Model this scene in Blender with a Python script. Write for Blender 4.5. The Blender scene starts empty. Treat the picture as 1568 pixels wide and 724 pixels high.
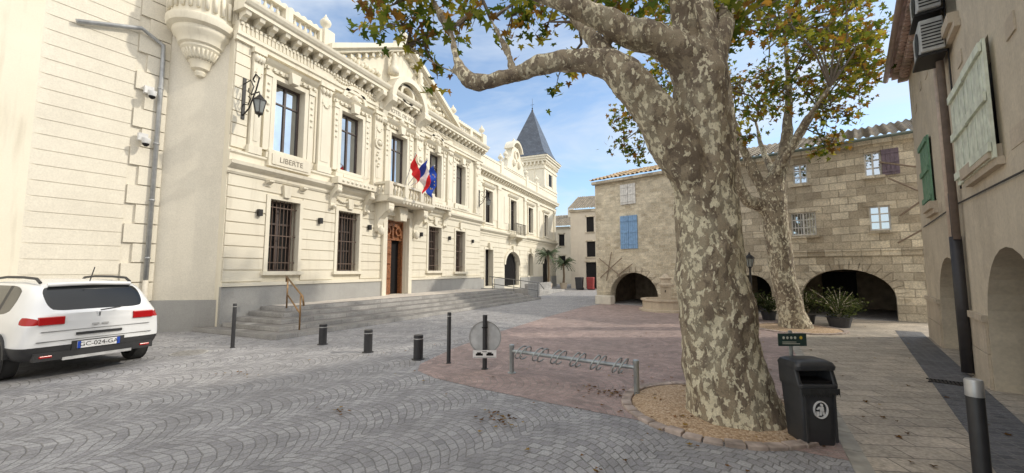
import bpy, bmesh, math, random
import numpy as np
from mathutils import Vector, Matrix
rnd=random.Random(7)
PSI=math.radians(23.73)
CP,SP=math.cos(PSI),math.sin(PSI)
col=bpy.context.scene.collection
def ident(a,b,c): return (a,b,c)
class Fr:
    def __init__(s,P0,P1,side):
        dx,dy=P1[0]-P0[0],P1[1]-P0[1]; L=math.hypot(dx,dy); s.L=L
        s.P=P0; s.u=(dx/L,dy/L); s.w=(-s.u[1]*side,s.u[0]*side)
    def __call__(s,u,w,z):
        return (s.P[0]+s.u[0]*u+s.w[0]*w, s.P[1]+s.u[1]*u+s.w[1]*w, z)
def Lc(r,f,z): return (12+r*CP-f*SP, r*SP+f*CP, z)
# ---------------------------------------------------------------- mesh builder
class MB:
    def __init__(s,fr=ident): s.fr=fr; s.v=[]; s.f=[]
    def add(s,vs,fs):
        b=len(s.v); s.v+= [s.fr(*p) for p in vs]; s.f+=[tuple(b+i for i in q) for q in fs]
    def box(s,a0,a1,b0,b1,c0,c1):
        s.add([(a0,b0,c0),(a1,b0,c0),(a1,b1,c0),(a0,b1,c0),(a0,b0,c1),(a1,b0,c1),(a1,b1,c1),(a0,b1,c1)],
              [(0,3,2,1),(4,5,6,7),(0,1,5,4),(1,2,6,5),(2,3,7,6),(3,0,4,7)])
    def puz(s,poly,w0,w1):
        n=len(poly)
        s.add([(u,w0,z) for u,z in poly]+[(u,w1,z) for u,z in poly],
              [tuple(range(n)),tuple(range(2*n-1,n-1,-1))]+[(i,(i+1)%n,n+(i+1)%n,n+i) for i in range(n)])
    def pwz(s,poly,u0,u1):
        n=len(poly)
        s.add([(u0,w,z) for w,z in poly]+[(u1,w,z) for w,z in poly],
              [tuple(range(n)),tuple(range(2*n-1,n-1,-1))]+[(i,(i+1)%n,n+(i+1)%n,n+i) for i in range(n)])
    def pxy(s,poly,z0,z1):
        n=len(poly)
        s.add([(x,y,z0) for x,y in poly]+[(x,y,z1) for x,y in poly],
              [tuple(range(n)),tuple(range(2*n-1,n-1,-1))]+[(i,(i+1)%n,n+(i+1)%n,n+i) for i in range(n)])
    def quad(s,*p): s.add(list(p),[tuple(range(len(p)))])
    def lathe(s,cu,cw,prof,n=12,cz=0):
        vs=[];fs=[]
        for r,z in prof:
            for k in range(n):
                a=2*math.pi*k/n; vs.append((cu+r*math.cos(a),cw+r*math.sin(a),cz+z))
        m=len(prof)
        for i in range(m-1):
            for k in range(n):
                fs.append((i*n+k,i*n+(k+1)%n,(i+1)*n+(k+1)%n,(i+1)*n+k))
        fs.append(tuple(range(n))); fs.append(tuple((m-1)*n+k for k in range(n)))
        s.add(vs,fs)
    def tube(s,pts,rad,n=8):
        vs=[];fs=[]; P=[Vector(p) for p in pts]
        if not hasattr(rad,'__len__'): rad=[rad]*len(P)
        ref=None
        for i,p in enumerate(P):
            t=(P[min(i+1,len(P)-1)]-P[max(i-1,0)])
            if t.length<1e-6: t=Vector((0,0,1))
            t.normalize()
            if ref is None:
                ref=t.cross(Vector((0,0,1)))
                if ref.length<.1: ref=t.cross(Vector((1,0,0)))
            ref=(ref-t*ref.dot(t)).normalized(); b=t.cross(ref)
            for k in range(n):
                a=2*math.pi*k/n; q=p+(ref*math.cos(a)+b*math.sin(a))*rad[i]; vs.append(tuple(q))
        for i in range(len(P)-1):
            for k in range(n): fs.append((i*n+k,i*n+(k+1)%n,(i+1)*n+(k+1)%n,(i+1)*n+k))
        fs.append(tuple(range(n))); fs.append(tuple((len(P)-1)*n+k for k in range(n)))
        s.add(vs,fs)
    def disc(s,u,z,r,w0,w1,n=20):
        s.puz([(u+r*math.cos(2*math.pi*k/n),z+r*math.sin(2*math.pi*k/n)) for k in range(n)],w0,w1)
    def ring(s,u,z,r0,r1,w0,w1,a0=0,a1=math.pi,n=16):
        for k in range(n):
            a=a0+(a1-a0)*k/n; b=a0+(a1-a0)*(k+1)/n
            s.puz([(u+r0*math.cos(a),z+r0*math.sin(a)),(u+r1*math.cos(a),z+r1*math.sin(a)),(u+r1*math.cos(b),z+r1*math.sin(b)),(u+r0*math.cos(b),z+r0*math.sin(b))],w0,w1)
    def obj(s,name,mat,parent=None,smooth=False,bevel=0,recalc=True,merge=False):
        if not s.v: return None
        me=bpy.data.meshes.new(name); me.from_pydata(s.v,[],s.f)
        bm=bmesh.new(); bm.from_mesh(me)
        if merge: bmesh.ops.remove_doubles(bm,verts=bm.verts,dist=1e-4)
        if recalc: bmesh.ops.recalc_face_normals(bm,faces=bm.faces)
        bm.to_mesh(me); bm.free()
        me.materials.append(mat)
        if smooth:
            for p in me.polygons: p.use_smooth=True
        o=bpy.data.objects.new(name,me); col.objects.link(o)
        if smooth=='auto':
            try:
                me.set_sharp_from_angle(angle=math.radians(40))
            except Exception: pass
        if bevel:
            m=o.modifiers.new('b','BEVEL'); m.width=bevel; m.segments=2; m.limit_method='ANGLE'
        if parent: o.parent=parent
        return o
def empty(name,loc=(0,0,0)):
    o=bpy.data.objects.new(name,None); o.empty_display_size=.2; col.objects.link(o); return o
# ---------------------------------------------------------------- materials
class NT:
    def __init__(s,name):
        s.m=bpy.data.materials.new(name); s.m.use_nodes=True; s.t=s.m.node_tree; s.t.nodes.clear()
        s.out=s.n('ShaderNodeOutputMaterial'); s.b=s.n('ShaderNodeBsdfPrincipled'); s.l(s.b.outputs[0],s.out.inputs[0])
    def n(s,t,**k):
        nd=s.t.nodes.new(t)
        for a,b in k.items(): setattr(nd,a,b)
        return nd
    def l(s,a,b): s.t.links.new(a,b)
    def set(s,inp,v):
        if isinstance(v,bpy.types.NodeSocket): s.l(v,inp)
        else: inp.default_value=v
    def math(s,op,a,b=0.0,c=0.0):
        nd=s.n('ShaderNodeMath',operation=op); s.set(nd.inputs[0],a); s.set(nd.inputs[1],b); s.set(nd.inputs[2],c); return nd.outputs[0]
    def pos(s): return s.n('ShaderNodeNewGeometry').outputs['Position']
    def mapping(s,v,scale=(1,1,1),loc=(0,0,0),rot=(0,0,0)):
        nd=s.n('ShaderNodeMapping'); s.l(v,nd.inputs[0]); nd.inputs['Scale'].default_value=scale; nd.inputs['Location'].default_value=loc; nd.inputs['Rotation'].default_value=rot; return nd.outputs[0]
    def noise(s,v,scale,detail=4,rough=.55):
        nd=s.n('ShaderNodeTexNoise'); s.l(v,nd.inputs['Vector']); nd.inputs['Scale'].default_value=scale; nd.inputs['Detail'].default_value=detail; nd.inputs['Roughness'].default_value=rough; return nd
    def ramp(s,fac,stops,interp='LINEAR'):
        nd=s.n('ShaderNodeValToRGB'); s.l(fac,nd.inputs[0]); cr=nd.color_ramp; cr.interpolation=interp
        while len(cr.elements)<len(stops): cr.elements.new(.5)
        for e,(p,c) in zip(cr.elements,stops):
            e.position=p; e.color=(c,c,c,1) if not hasattr(c,'__len__') else (*c,1)
        return nd.outputs[0]
    def mix(s,fac,a,b,bt='MIX'):
        nd=s.n('ShaderNodeMix',data_type='RGBA',blend_type=bt)
        s.set(nd.inputs[0],fac)
        for i,v in ((6,a),(7,b)):
            if isinstance(v,bpy.types.NodeSocket): s.l(v,nd.inputs[i])
            else: nd.inputs[i].default_value=(*v,1)
        return nd.outputs[2]
    def bump(s,h,strength=.5,dist=.02):
        nd=s.n('ShaderNodeBump'); s.l(h,nd.inputs['Height']); nd.inputs['Strength'].default_value=strength; nd.inputs['Distance'].default_value=dist
        s.l(nd.outputs[0],s.b.inputs['Normal'])
    def fin(s,c,rough=.8,metal=0,spec=None):
        if isinstance(c,bpy.types.NodeSocket): s.l(c,s.b.inputs['Base Color'])
        else: s.b.inputs['Base Color'].default_value=(*c,1)
        s.set(s.b.inputs['Roughness'],rough); s.b.inputs['Metallic'].default_value=metal
        if spec is not None: s.b.inputs['Specular IOR Level'].default_value=spec
        return s.m
def sc(c,k): return tuple(min(1,x*k) for x in c)
def basic(name,c,rough=.6,metal=0,var=.15,scale=8,bump=0,bd=.005,spec=None):
    t=NT(name); n=t.noise(t.pos(),scale,2)
    cc=t.ramp(n.outputs[0],[(.3,sc(c,1-var)),(.7,sc(c,1+var))])
    if bump: t.bump(t.noise(t.pos(),scale*4,2).outputs[0],bump,bd)
    return t.fin(cc,rough,metal,spec)
def plaster(name,c,stain,amt=.5,fine=40,bump=.25,streak=True):
    t=NT(name); p=t.pos()
    n1=t.noise(p,.7,4,.65).outputs[0]; n2=t.noise(t.mapping(p,(2.5,2.5,.25)),1.6,3,.6).outputs[0]; n3=t.noise(p,fine,2).outputs[0]
    f=t.math('MULTIPLY',t.ramp(n1,[(.42,0),(.68,1)]),amt)
    cc=t.mix(f,c,stain)
    if streak: cc=t.mix(t.math('MULTIPLY',t.ramp(n2,[(.5,0),(.75,1)]),amt*.8),cc,stain)
    n5=t.noise(p,3.5,4,.7).outputs[0]
    cc=t.mix(t.math('MULTIPLY',t.ramp(n5,[(.52,0),(.62,1)]),amt*.5),cc,sc(c,1.22))
    cc=t.mix(.3,cc,t.ramp(n3,[(.3,sc(c,.7)),(.7,sc(c,1.15))]))
    t.bump(n3,bump,.006)
    return t.fin(cc,.88)
def facade_mat(name,c,stain):
    t=NT(name); p=t.pos()
    n1=t.noise(p,.5,4,.6).outputs[0]; n2=t.noise(t.mapping(p,(3,3,.3)),1.5,3,.6).outputs[0]; n3=t.noise(p,30,2).outputs[0]
    cc=t.mix(t.math('MULTIPLY',t.ramp(n1,[(.4,0),(.7,1)]),.35),c,stain)
    cc=t.mix(t.math('MULTIPLY',t.ramp(n2,[(.55,0),(.8,1)]),.5),cc,sc(stain,.8))
    cc=t.mix(.15,cc,t.ramp(n3,[(.3,sc(c,.8)),(.7,sc(c,1.1))]))
    t.bump(n3,.15,.004)
    return t.fin(cc,.85)
def bricks(name,u=None,bw=.4,bh=.25,mortar=.012,c1=(.4,.3,.2),c2=(.3,.2,.1),cm=(.3,.3,.3),warp=.03,wscale=1.5,arc=None,bump=.6,bd=.015,stain=None,stamt=.4,rough=.85,off=.5,rot=0,fine=60,msm=.25,blot=None):
    t=NT(name); p=t.pos()
    sp=t.n('ShaderNodeSeparateXYZ')
    if u is not None:
        d=t.n('ShaderNodeVectorMath',operation='DOT_PRODUCT'); t.l(p,d.inputs[0]); d.inputs[1].default_value=(u[0],u[1],0)
        t.l(p,sp.inputs[0]); X=d.outputs['Value']; Y=sp.outputs[2]
    else:
        t.l(t.mapping(p,rot=(0,0,rot)),sp.inputs[0]); X=sp.outputs[0]; Y=sp.outputs[1]
    nz=t.noise(p,wscale,2); s2=t.n('ShaderNodeSeparateColor'); t.l(nz.outputs['Color'],s2.inputs[0])
    X=t.math('ADD',X,t.math('MULTIPLY',t.math('SUBTRACT',s2.outputs[0],.5),warp*2))
    Y=t.math('ADD',Y,t.math('MULTIPLY',t.math('SUBTRACT',s2.outputs[1],.5),warp*2))
    if arc:
        W,A=arc
        fx=t.math('SUBTRACT',t.math('FRACT',t.math('DIVIDE',X,W)),.5)
        q=t.math('MULTIPLY',t.math('MULTIPLY',fx,fx),4*A)
        Y=t.math('ADD',Y,q)
    cb=t.n('ShaderNodeCombineXYZ'); t.l(X,cb.inputs[0]); t.l(Y,cb.inputs[1])
    b=t.n('ShaderNodeTexBrick'); t.l(cb.outputs[0],b.inputs['Vector']); b.offset=off
    b.inputs['Scale'].default_value=1; b.inputs['Brick Width'].default_value=bw; b.inputs['Row Height'].default_value=bh
    b.inputs['Mortar Size'].default_value=mortar; b.inputs['Mortar Smooth'].default_value=msm
    b.inputs['Color1'].default_value=(*c1,1); b.inputs['Color2'].default_value=(*c2,1); b.inputs['Mortar'].default_value=(*cm,1)
    cc=b.outputs['Color']
    nf=t.noise(p,fine,2,.6).outputs[0]
    cc=t.mix(1.0,cc,t.ramp(nf,[(.25,.68),(.75,1.28)]),'MULTIPLY')
    if stain:
        n1=t.noise(p,.35 if u is None else .8,5,.65).outputs[0]
        cc=t.mix(t.math('MULTIPLY',t.ramp(n1,[(.45,0),(.66,1)]),stamt),cc,stain)
    n4=t.noise(p,2.3,4,.65).outputs[0]
    cc=t.mix(1.0,cc,t.ramp(n4,[(.3,.78),(.7,1.16)]),'MULTIPLY')
    h=t.math('ADD',t.math('MULTIPLY',b.outputs['Fac'],-1.0),t.math('MULTIPLY',nf,.5))
    t.bump(h,bump,bd)
    return t.fin(cc,rough)
CREAM=(.745,.695,.575)
M={}
M['fac']=facade_mat('cream_limestone',CREAM,(.54,.475,.365))
M['trim']=facade_mat('cream_carved_stone',(.755,.705,.585),(.48,.42,.32))
M['render']=plaster('smooth_render',(.71,.665,.565),(.56,.52,.44),.4,30,.15)
M['plinth']=plaster('grey_plinth_paint',(.37,.365,.35),(.26,.25,.24),.5,40,.2)
def glassm():
    t=NT('window_glass'); t.fin((.02,.022,.025),.03); g=t.n('ShaderNodeBsdfGlossy'); g.inputs['Roughness'].default_value=.02; g.inputs['Color'].default_value=(.85,.9,.95,1)
    mx=t.n('ShaderNodeMixShader'); mx.inputs[0].default_value=.55; t.l(t.b.outputs[0],mx.inputs[1]); t.l(g.outputs[0],mx.inputs[2]); t.l(mx.outputs[0],t.out.inputs[0])
    w=t.noise(t.pos(),2.5,1).outputs[0]; bp=t.n('ShaderNodeBump'); bp.inputs['Strength'].default_value=.08; bp.inputs['Distance'].default_value=.02; t.l(w,bp.inputs['Height']); t.l(bp.outputs[0],g.inputs['Normal'])
    return t.m
M['glass']=glassm()
M['dglass']=NT('dim_window_glass').fin((.02,.02,.022),.08)
M['dark']=basic('dark_interior',(.012,.011,.012),.6,spec=.2)
M['darkframe']=basic('dark_window_frame',(.075,.055,.05),.5)
M['iron']=basic('wrought_iron',(.022,.02,.02),.5,.3)
M['rustiron']=basic('brown_iron_bars',(.12,.08,.06),.6)
M['wood']=basic('varnished_oak_door',(.26,.105,.045),.4,0,.5,14,.4)
M['cob']=bricks('grey_cobbles',None,.108,.100,.009,(.385,.38,.385),(.265,.26,.27),(.20,.195,.19),.05,3.0,(1.15,.26),.7,.008,(.225,.22,.225),.5,.75,rot=.4,msm=.8)
M['redcob']=bricks('red_porphyry_cobbles',None,.108,.100,.010,(.42,.305,.28),(.28,.21,.195),(.30,.26,.24),.05,3.0,(1.15,.26),.7,.008,(.25,.205,.19),.5,.75,rot=1.2,msm=.8)
M['slab']=bricks('beige_stone_slabs',None,.48,.27,.008,(.50,.43,.345),(.36,.315,.255),(.2,.175,.15),.012,1,None,.5,.006,(.29,.26,.225),.5,.75,rot=-.3,fine=30)
M['drain']=bricks('dark_gutter_setts',None,.12,.1,.012,(.15,.15,.16),(.09,.09,.1),(.17,.17,.17),.02,2,None,.8,.012,None,0,.7,rot=-.3)
M['step']=bricks('grey_stone_steps',(0,1),1.1,.12,.006,(.45,.435,.415),(.35,.34,.33),(.2,.19,.18),.01,.8,None,.3,.005,(.27,.26,.245),.5,.8)
M['terrace']=basic('terrace_paving',(.55,.50,.44),.85,0,.15,6,.3)
def tilem(name,c1,c2,c3):
    t=NT(name); p=t.pos(); v=t.n('ShaderNodeTexVoronoi'); t.l(t.mapping(p,(4,4,6)),v.inputs['Vector']); v.inputs['Scale'].default_value=1
    s2=t.n('ShaderNodeSeparateColor'); t.l(v.outputs['Color'],s2.inputs[0])
    cc=t.ramp(s2.outputs[0],[(0,c1),(.5,c2),(1,c3)]); n=t.noise(p,3,3).outputs[0]
    cc=t.mix(t.ramp(n,[(.45,0),(.65,.7)]),cc,(.2,.18,.13)); t.bump(t.noise(p,30,2).outputs[0],.4,.01)
    return t.fin(cc,.9)
M['tile']=tilem('canal_tiles',(.42,.29,.17),(.52,.38,.22),(.36,.27,.18))
M['tile2']=tilem('weathered_canal_tiles',(.24,.21,.18),(.32,.28,.22),(.19,.17,.15))
M['pinktile']=tilem('pink_genoise_tiles',(.44,.31,.27),(.52,.38,.33),(.37,.26,.23))
M['slate']=bricks('slate_roof',(1,.35),.3,.18,.01,(.095,.115,.15),(.065,.08,.11),(.04,.045,.055),.0,1,None,.4,.01,None,0,.45)
# ---------------------------------------------------------------- wall helpers
def wall(mb,u0,u1,z0,z1,ops,depth=.3,back=None):
    us=sorted({u0,u1}|{o[0] for o in ops}|{o[1] for o in ops}); zs=sorted({z0,z1}|{o[2] for o in ops}|{o[3] for o in ops})
    us=[u for u in us if u0<=u<=u1]; zs=[z for z in zs if z0<=z<=z1]
    for i in range(len(us)-1):
        for j in range(len(zs)-1):
            cu=(us[i]+us[i+1])/2; cz=(zs[j]+zs[j+1])/2
            if any(o[0]<cu<o[1] and o[2]<cz<o[3] for o in ops): continue
            mb.quad((us[i],0,zs[j]),(us[i+1],0,zs[j]),(us[i+1],0,zs[j+1]),(us[i],0,zs[j+1]))
    for o in ops:
        a,b,c,d=o[:4]; rise=o[4] if len(o)>4 else 0
        if rise:
            n=14; pts=[]; cx=(a+b)/2; hw=(b-a)/2
            for k in range(n+1):
                t=math.pi*k/n; pts.append((cx-hw*math.cos(t),d-rise+rise*math.sin(t)))
            h=n//2
            for k in range(h): mb.quad((pts[k][0],0,pts[k][1]),(pts[k+1][0],0,pts[k+1][1]),(a,0,d))
            for k in range(h,n): mb.quad((pts[k][0],0,pts[k][1]),(pts[k+1][0],0,pts[k+1][1]),(b,0,d))
            loop=[(a,c)]+pts+[(b,c)]
        else: loop=[(a,c),(a,d),(b,d),(b,c)]
        for k in range(len(loop)-1):
            p,q=loop[k],loop[k+1]; mb.quad((p[0],0,p[1]),(q[0],0,q[1]),(q[0],-depth,q[1]),(p[0],-depth,p[1]))
        if c>z0+.01: mb.quad((a,0,c),(b,0,c),(b,-depth,c),(a,-depth,c))
def bands(mb,u0,u1,z0,z1,ops,h=.36,gap=.03,w1=.035,marg=.12):
    z=z0
    while z<z1-.05:
        zt=min(z+h-gap,z1)
        iv=[(u0,u1)]
        for o in ops:
            if o[2]-marg<zt and o[3]+marg>z:
                nv=[]
                for a,b in iv:
                    if o[1]+marg<=a or o[0]-marg>=b: nv.append((a,b)); continue
                    if o[0]-marg>a+.03: nv.append((a,o[0]-marg))
                    if o[1]+marg<b-.03: nv.append((o[1]+marg,b))
                iv=nv
        for a,b in iv: mb.box(a,b,.0015,w1,z,zt)
        z+=h
def architrave(mb,a,b,c,d,wd=.12,w1=.09,sill=True):
    mb.box(a-wd,a+.002,.002,w1,c,d+wd); mb.box(b-.002,b+wd,.002,w1,c,d+wd); mb.box(a+.003,b-.003,.002,w1-.003,d-.002,d+wd-.003)
    if sill: mb.box(a-wd-.06,b+wd+.06,.002,w1+.08,c-.12,c-.003)
def casement(gl,fr_,a,b,c,d,w=-.22,t=.06,mull=1,trans=(.72,),wf=.05):
    gl.quad((a-.01,w,c-.01),(b+.01,w,c-.01),(b+.01,w,d+.01),(a-.01,w,d+.01))
    fr_.box(a,a+t,w+.004,w+wf,c,d); fr_.box(b-t,b,w+.004,w+wf,c,d)
    fr_.box(a+t+.001,b-t-.001,w+.004,w+wf-.003,c,c+t*1.3); fr_.box(a+t+.001,b-t-.001,w+.004,w+wf-.003,d-t,d)
    for k in range(mull):
        u=a+(b-a)*(k+1)/(mull+1); fr_.box(u-t*.6,u+t*.6,w+.006,w+wf-.006,c+.001,d-.001)
    for q in trans:
        z=c+(d-c)*q; fr_.box(a+.002,b-.002,w+.005,w+wf-.01,z-t*.4,z+t*.4)
def moulding(mb,u0,u1,z0,prof):
    poly=[(.001,z0)]+[(w,z0+dz) for w,dz in prof]+[(.001,z0+prof[-1][1])]
    mb.pwz(poly,u0,u1)
def console(mb,u,wd,z0,z1,out):
    h=z1-z0; P=[(0.001,z0),(out*.22,z0+.02*h),(out*.32,z0+.12*h),(out*.25,z0+.25*h),(out*.35,z0+.45*h),(out*.7,z0+.65*h),(out*.98,z0+.75*h),(out,z0+.9*h),(out*.95,z1),(0.001,z1)]
    mb.pwz(P,u-wd/2,u+wd/2)
def text(body,size,loc,rotm,mat,parent,name,ext=.01):
    cu=bpy.data.curves.new(name,'FONT'); cu.body=body; cu.size=size; cu.extrude=ext; cu.align_x='CENTER'; cu.align_y='CENTER'
    cu.materials.append(mat); o=bpy.data.objects.new(name,cu); col.objects.link(o)
    o.matrix_world=Matrix.Translation(loc)@rotm.to_4x4(); 
    if parent: o.parent=parent
    return o
BAL=[(.035,0),(.06,.02),(.06,.05),(.035,.08),(.065,.2),(.07,.26),(.035,.4),(.03,.46),(.055,.5),(.055,.54)]
def balus(mb,u0,u1,w,z,h,step=.2):
    n=max(1,int((u1-u0)/step)); k=h/.54
    for i in range(n): mb.lathe(u0+(i+.5)*(u1-u0)/n,w,[(r,zz*k) for r,zz in BAL],8,z)
def knob(mb,u,w,z,r,n=8,sz=1.0):
    mb.lathe(u,w,[(.01,-r*sz),(r*.75,-r*.6*sz),(r,0),(r*.75,r*.6*sz),(.01,r*sz)],n,z)
def swag(mb,u0,u1,w,z,drop,n=9,r=.05):
    for k in range(n):
        q=k/(n-1); knob(mb,u0+(u1-u0)*q,w,z-drop*4*q*(1-q),r*(.7+1.2*q*(1-q)),7)
URN=[(.09,0),(.14,.03),(.05,.1),(.05,.14),(.17,.25),(.2,.36),(.15,.45),(.08,.5),(.09,.53),(.04,.6),(.01,.68)]
# ================================================================ TOWN HALL main
T=empty('town_hall')
fr=Fr((0,0),(0,1),-1)
W=MB(fr); S=MB(fr); SS=MB(fr); G=MB(fr); D=MB(fr); FRM=MB(fr); IR=MB(fr); PL=MB(fr); BR=MB(fr); DR=MB(fr); DG=MB(fr)
gf=[(8.2,9.25,1.66,3.95),(10.87,11.95,1.66,3.95),(13.48,14.92,.6,3.95),(16.6,17.75,1.66,3.95),(19.2,20.25,1.6,3.95)]
uf=[(8.18,9.24,5.5,7.85),(10.85,11.93,5.5,7.85),(13.64,14.76,5.5,7.9),(16.55,17.65,5.5,7.85),(19.15,20.2,5.5,7.85)]
wall(W,6.9,22.2,0,10.0,gf+uf,.45)
bands(W,6.93,22.17,1.36,4.5,gf,.35,.03,.035,.13)
for (a,b) in ((6.93,7.35),(21.7,22.17)):
    z=5.3
    while z<8.4: W.box(a,b,.002,.05,z,z+.33); z+=.36
for a,b in ((9.7,9.78),(12.35,12.4),(15.95,16.05),(18.05,18.1),(20.7,20.78)): S.box(a,b,.002,.04,5.5,8.2)
segs=[(6.88,13.2),(15.2,22.22)]
for a,b in segs:
    PL.box(a,b,.002,.09,0,1.22); S.box(a,b,.002,.13,1.223,1.33)
for i,o in enumerate(gf):
    a,b,c,d=o
    if i==2: continue
    architrave(S,a,b,c,d,.12,.07)
    DG.quad((a,-.4,c),(b,-.4,c),(b,-.4,d),(a,-.4,d))
    n=8
    for k in range(n):
        u=a+(k+.5)*(b-a)/n; BR.tube([(u,-.12,c),(u,-.12,d)],.014,6)
    for q in (.12,.5,.9): BR.box(a,b,-.14,-.105,c+(d-c)*q-.015,c+(d-c)*q+.015)
    FRM.box(a,a+.07,-.395,-.33,c,d);FRM.box(b-.07,b,-.395,-.33,c,d);FRM.box((a+b)/2-.05,(a+b)/2+.05,-.395,-.34,c,d)
    for q in (.0,.33,.66,.97): FRM.box(a+.07,b-.07,-.395,-.345,c+(d-c)*q,c+(d-c)*q+.06)
    S.puz([((a+b)/2-.1,d+.1),((a+b)/2+.1,d+.1),((a+b)/2+.15,d+.5),((a+b)/2-.15,d+.5)],.002,.14)
for u in (7.85,10.05,12.45,15.95,18.5,21.1): IR.box(u-.06,u+.06,.045,.16,3.35,3.55)
prof=[(.06,0),(.10,.06),(.10,.14),(.2,.2),(.28,.26),(.3,.36)]
moulding(S,6.85,22.25,4.5,prof)
moulding(S,6.87,22.23,4.87,[(.12,0),(.12,.2),(.18,.25),(.18,.31)])
for i,o in enumerate(uf):
    a,b,c,d=o; m=(a+b)/2
    casement(G,FRM,a,b,c,d,-.25,.06,1,(.72,))
    architrave(S,a,b,c,d,.14,.08)
    S.box(a-.36,a-.16,.002,.09,c-.05,d+.2); S.box(b+.16,b+.36,.002,.09,c-.05,d+.2)
    S.box(a-.38,a-.14,.002,.13,d+.0,d+.14); S.box(b+.14,b+.38,.002,.13,d+.0,d+.14)
    moulding(S,a-.42,b+.42,d+.2,[(.08,0),(.1,.12),(.2,.2),(.28,.28)])
    S.puz([(m-.12,d+.02),(m+.12,d+.02),(m+.18,d+.36),(m-.18,d+.36)],.09,.3)
    for k in range(9): S.box(a-.36+k*(b-a+.64)/8,a-.28+k*(b-a+.64)/8,.1,.15,d+.21,d+.3)
    for u in (a-.26,b+.26):
        for k in range(5): knob(SS,u,.1,d-.25-.22*k,.045+.01*(k%2),7)
    if i in (1,2,3):
        S.ring(m,d+.46,.5,.64,.002,.2,.15,math.pi-.15,12)
        knob(SS,m,.12,d+.64,.17,10)
        for s in(-1,1):
            for k in range(5): knob(SS,m+s*(.24+.085*k),.08,d+.62-.04*k,.07)
    S.box(a-.3,b+.3,.002,.2,5.19,5.36)
    S.box(a+.05,b-.05,.2,.23,5.22,5.33)
    if i in (1,3):
        for u in (a-.3,b+.3):
            console(S,u,.2,3.95,4.86,.45); knob(SS,u,.42,4.62,.1,10); knob(SS,u,.2,4.05,.08)
        S.box(a-.45,b+.45,.002,.5,4.88,5.12)
        for k in range(8): knob(SS,a-.2+k*(b-a+.4)/7,.5,5.0,.06)
        swag(SS,a-.1,m,.08,4.4,.12); swag(SS,m,b+.1,.08,4.4,.12)
S.box(7.95,9.45,.002,.24,4.95,5.42); S.box(8.05,9.35,.24,.27,5.02,5.36)
console(S,8.1,.16,4.3,4.5,.25); console(S,9.3,.16,4.3,4.5,.25)
rotE=Matrix(((0,0,1),(1,0,0),(0,1,0)))
for u,wd in ((10.05,.5),(12.78,.46),(15.62,.46),(18.42,.5),(7.55,.3),(21.5,.3)):
    S.box(u-wd/2,u+wd/2,.002,.14,5.2,8.55); S.box(u-wd/2+.09,u+wd/2-.09,.14,.155,5.6,7.9)
    S.box(u-wd/2-.05,u+wd/2+.05,.002,.19,5.2,5.45); S.box(u-wd/2-.05,u+wd/2+.05,.002,.22,8.35,8.5)
    for k in (-1,0,1): SS.lathe(u+k*wd*.3,.17,[(.01,-.14),(.07,-.05),(.08,.05),(.01,.12)],8,8.2)
    swag(SS,u-wd*.3,u+wd*.3,.17,7.75,.14,7,.04)
for u in (12.78,15.62):
    S.ring(u,7.1,.16,.24,.15,.21,0,2*math.pi,18); knob(SS,u,.17,7.1,.13,12)
    for k in range(6): knob(SS,u+rnd.uniform(-.12,.12),.17,6.7-.12*k,.06)
moulding(S,6.85,22.25,8.5,[(.14,0),(.14,.12),(.2,.15),(.2,.26)])
W.box(6.9,22.2,.002,.12,8.765,9.1)
for a,b in ((7.0,9.7),(18.7,22.1)):
    n=int((b-a)/.13)
    for k in range(n): S.box(a+k*.13,a+k*.13+.07,.12,.15,8.8,9.06)
for a in (10.3,12.0,16.0,17.4): swag(SS,a,a+.9,.15,9.0,.12,9,.05)
n=int(15.2/.42)
for k in range(n+1):
    u=6.98+k*.42
    S.pwz([(.12,9.1),(.2,9.1),(.28,9.18),(.42,9.22),(.46,9.34),(.12,9.34)],u-.08,u+.08)
moulding(S,6.8,22.3,9.34,[(.5,0),(.5,.1),(.56,.14),(.62,.22),(.64,.3)])
nd=int(15.2/.14)
for k in range(nd): S.box(6.95+k*.14,7.03+k*.14,.12,.17,9.0,9.09)
for a,b in ((6.9,9.75),(18.65,22.2)):
    S.box(a,b,.05,.3,9.645,9.78); balus(SS,a+.2,b-.2,.17,9.78,.42,.2); S.box(a,b,.03,.32,10.2,10.32)
    for u in (a+.12,(a+b)/2,b-.12): S.box(u-.13,u+.13,.02,.34,9.79,10.3)
    n=int((b-a)/.24)
    for k in range(n): S.disc(a+.12+k*.24,10.33,.1,.1,.25,10)
for u in (9.85,18.55,22.0,7.05):
    S.box(u-.22,u+.22,-.05,.42,9.65,10.4); SS.lathe(u,.18,URN,12,10.4)
pc=14.2; hw=4.15; zb=9.65; za=12.05
S.puz([(pc-hw+.3,zb),(pc+hw-.3,zb),(pc,za-.25)],-.2,.14)
def rake(sgn,w1,off,th):
    S.puz([(pc+sgn*(hw+.25),zb+off),(pc+sgn*(hw+.25),zb+off+th),(pc,za+off+th),(pc,za+off)],-.3,w1)
for s in(-1,1):
    rake(s,.42,-.12,.14); rake(s,.62,.02,.2)
    for k in range(11):
        q=(k+.5)/11; u=pc+s*hw*(1-q); z=zb+(za-zb)*q-.25; S.box(u-.07,u+.07,.14,.34,z,z+.16)
S.box(pc-.3,pc+.3,-.2,.5,za+.1,za+.35); SS.lathe(pc,.15,URN,12,za+.35)
S.ring(pc,9.2,1.05,1.3,.15,.72,0,math.pi,20); S.ring(pc,9.2,.95,1.04,.15,.5,0,math.pi,20)
for k in range(9):
    a=math.pi*(k+.5)/9; S.puz([(pc+.4*math.cos(a-.08),9.75+.4*math.sin(a-.08)),(pc+.9*math.cos(a-.1),9.3+.9*math.sin(a-.1)),(pc+.9*math.cos(a+.1),9.3+.9*math.sin(a+.1)),(pc+.4*math.cos(a+.08),9.75+.4*math.sin(a+.08))],.15,.26)
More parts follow.
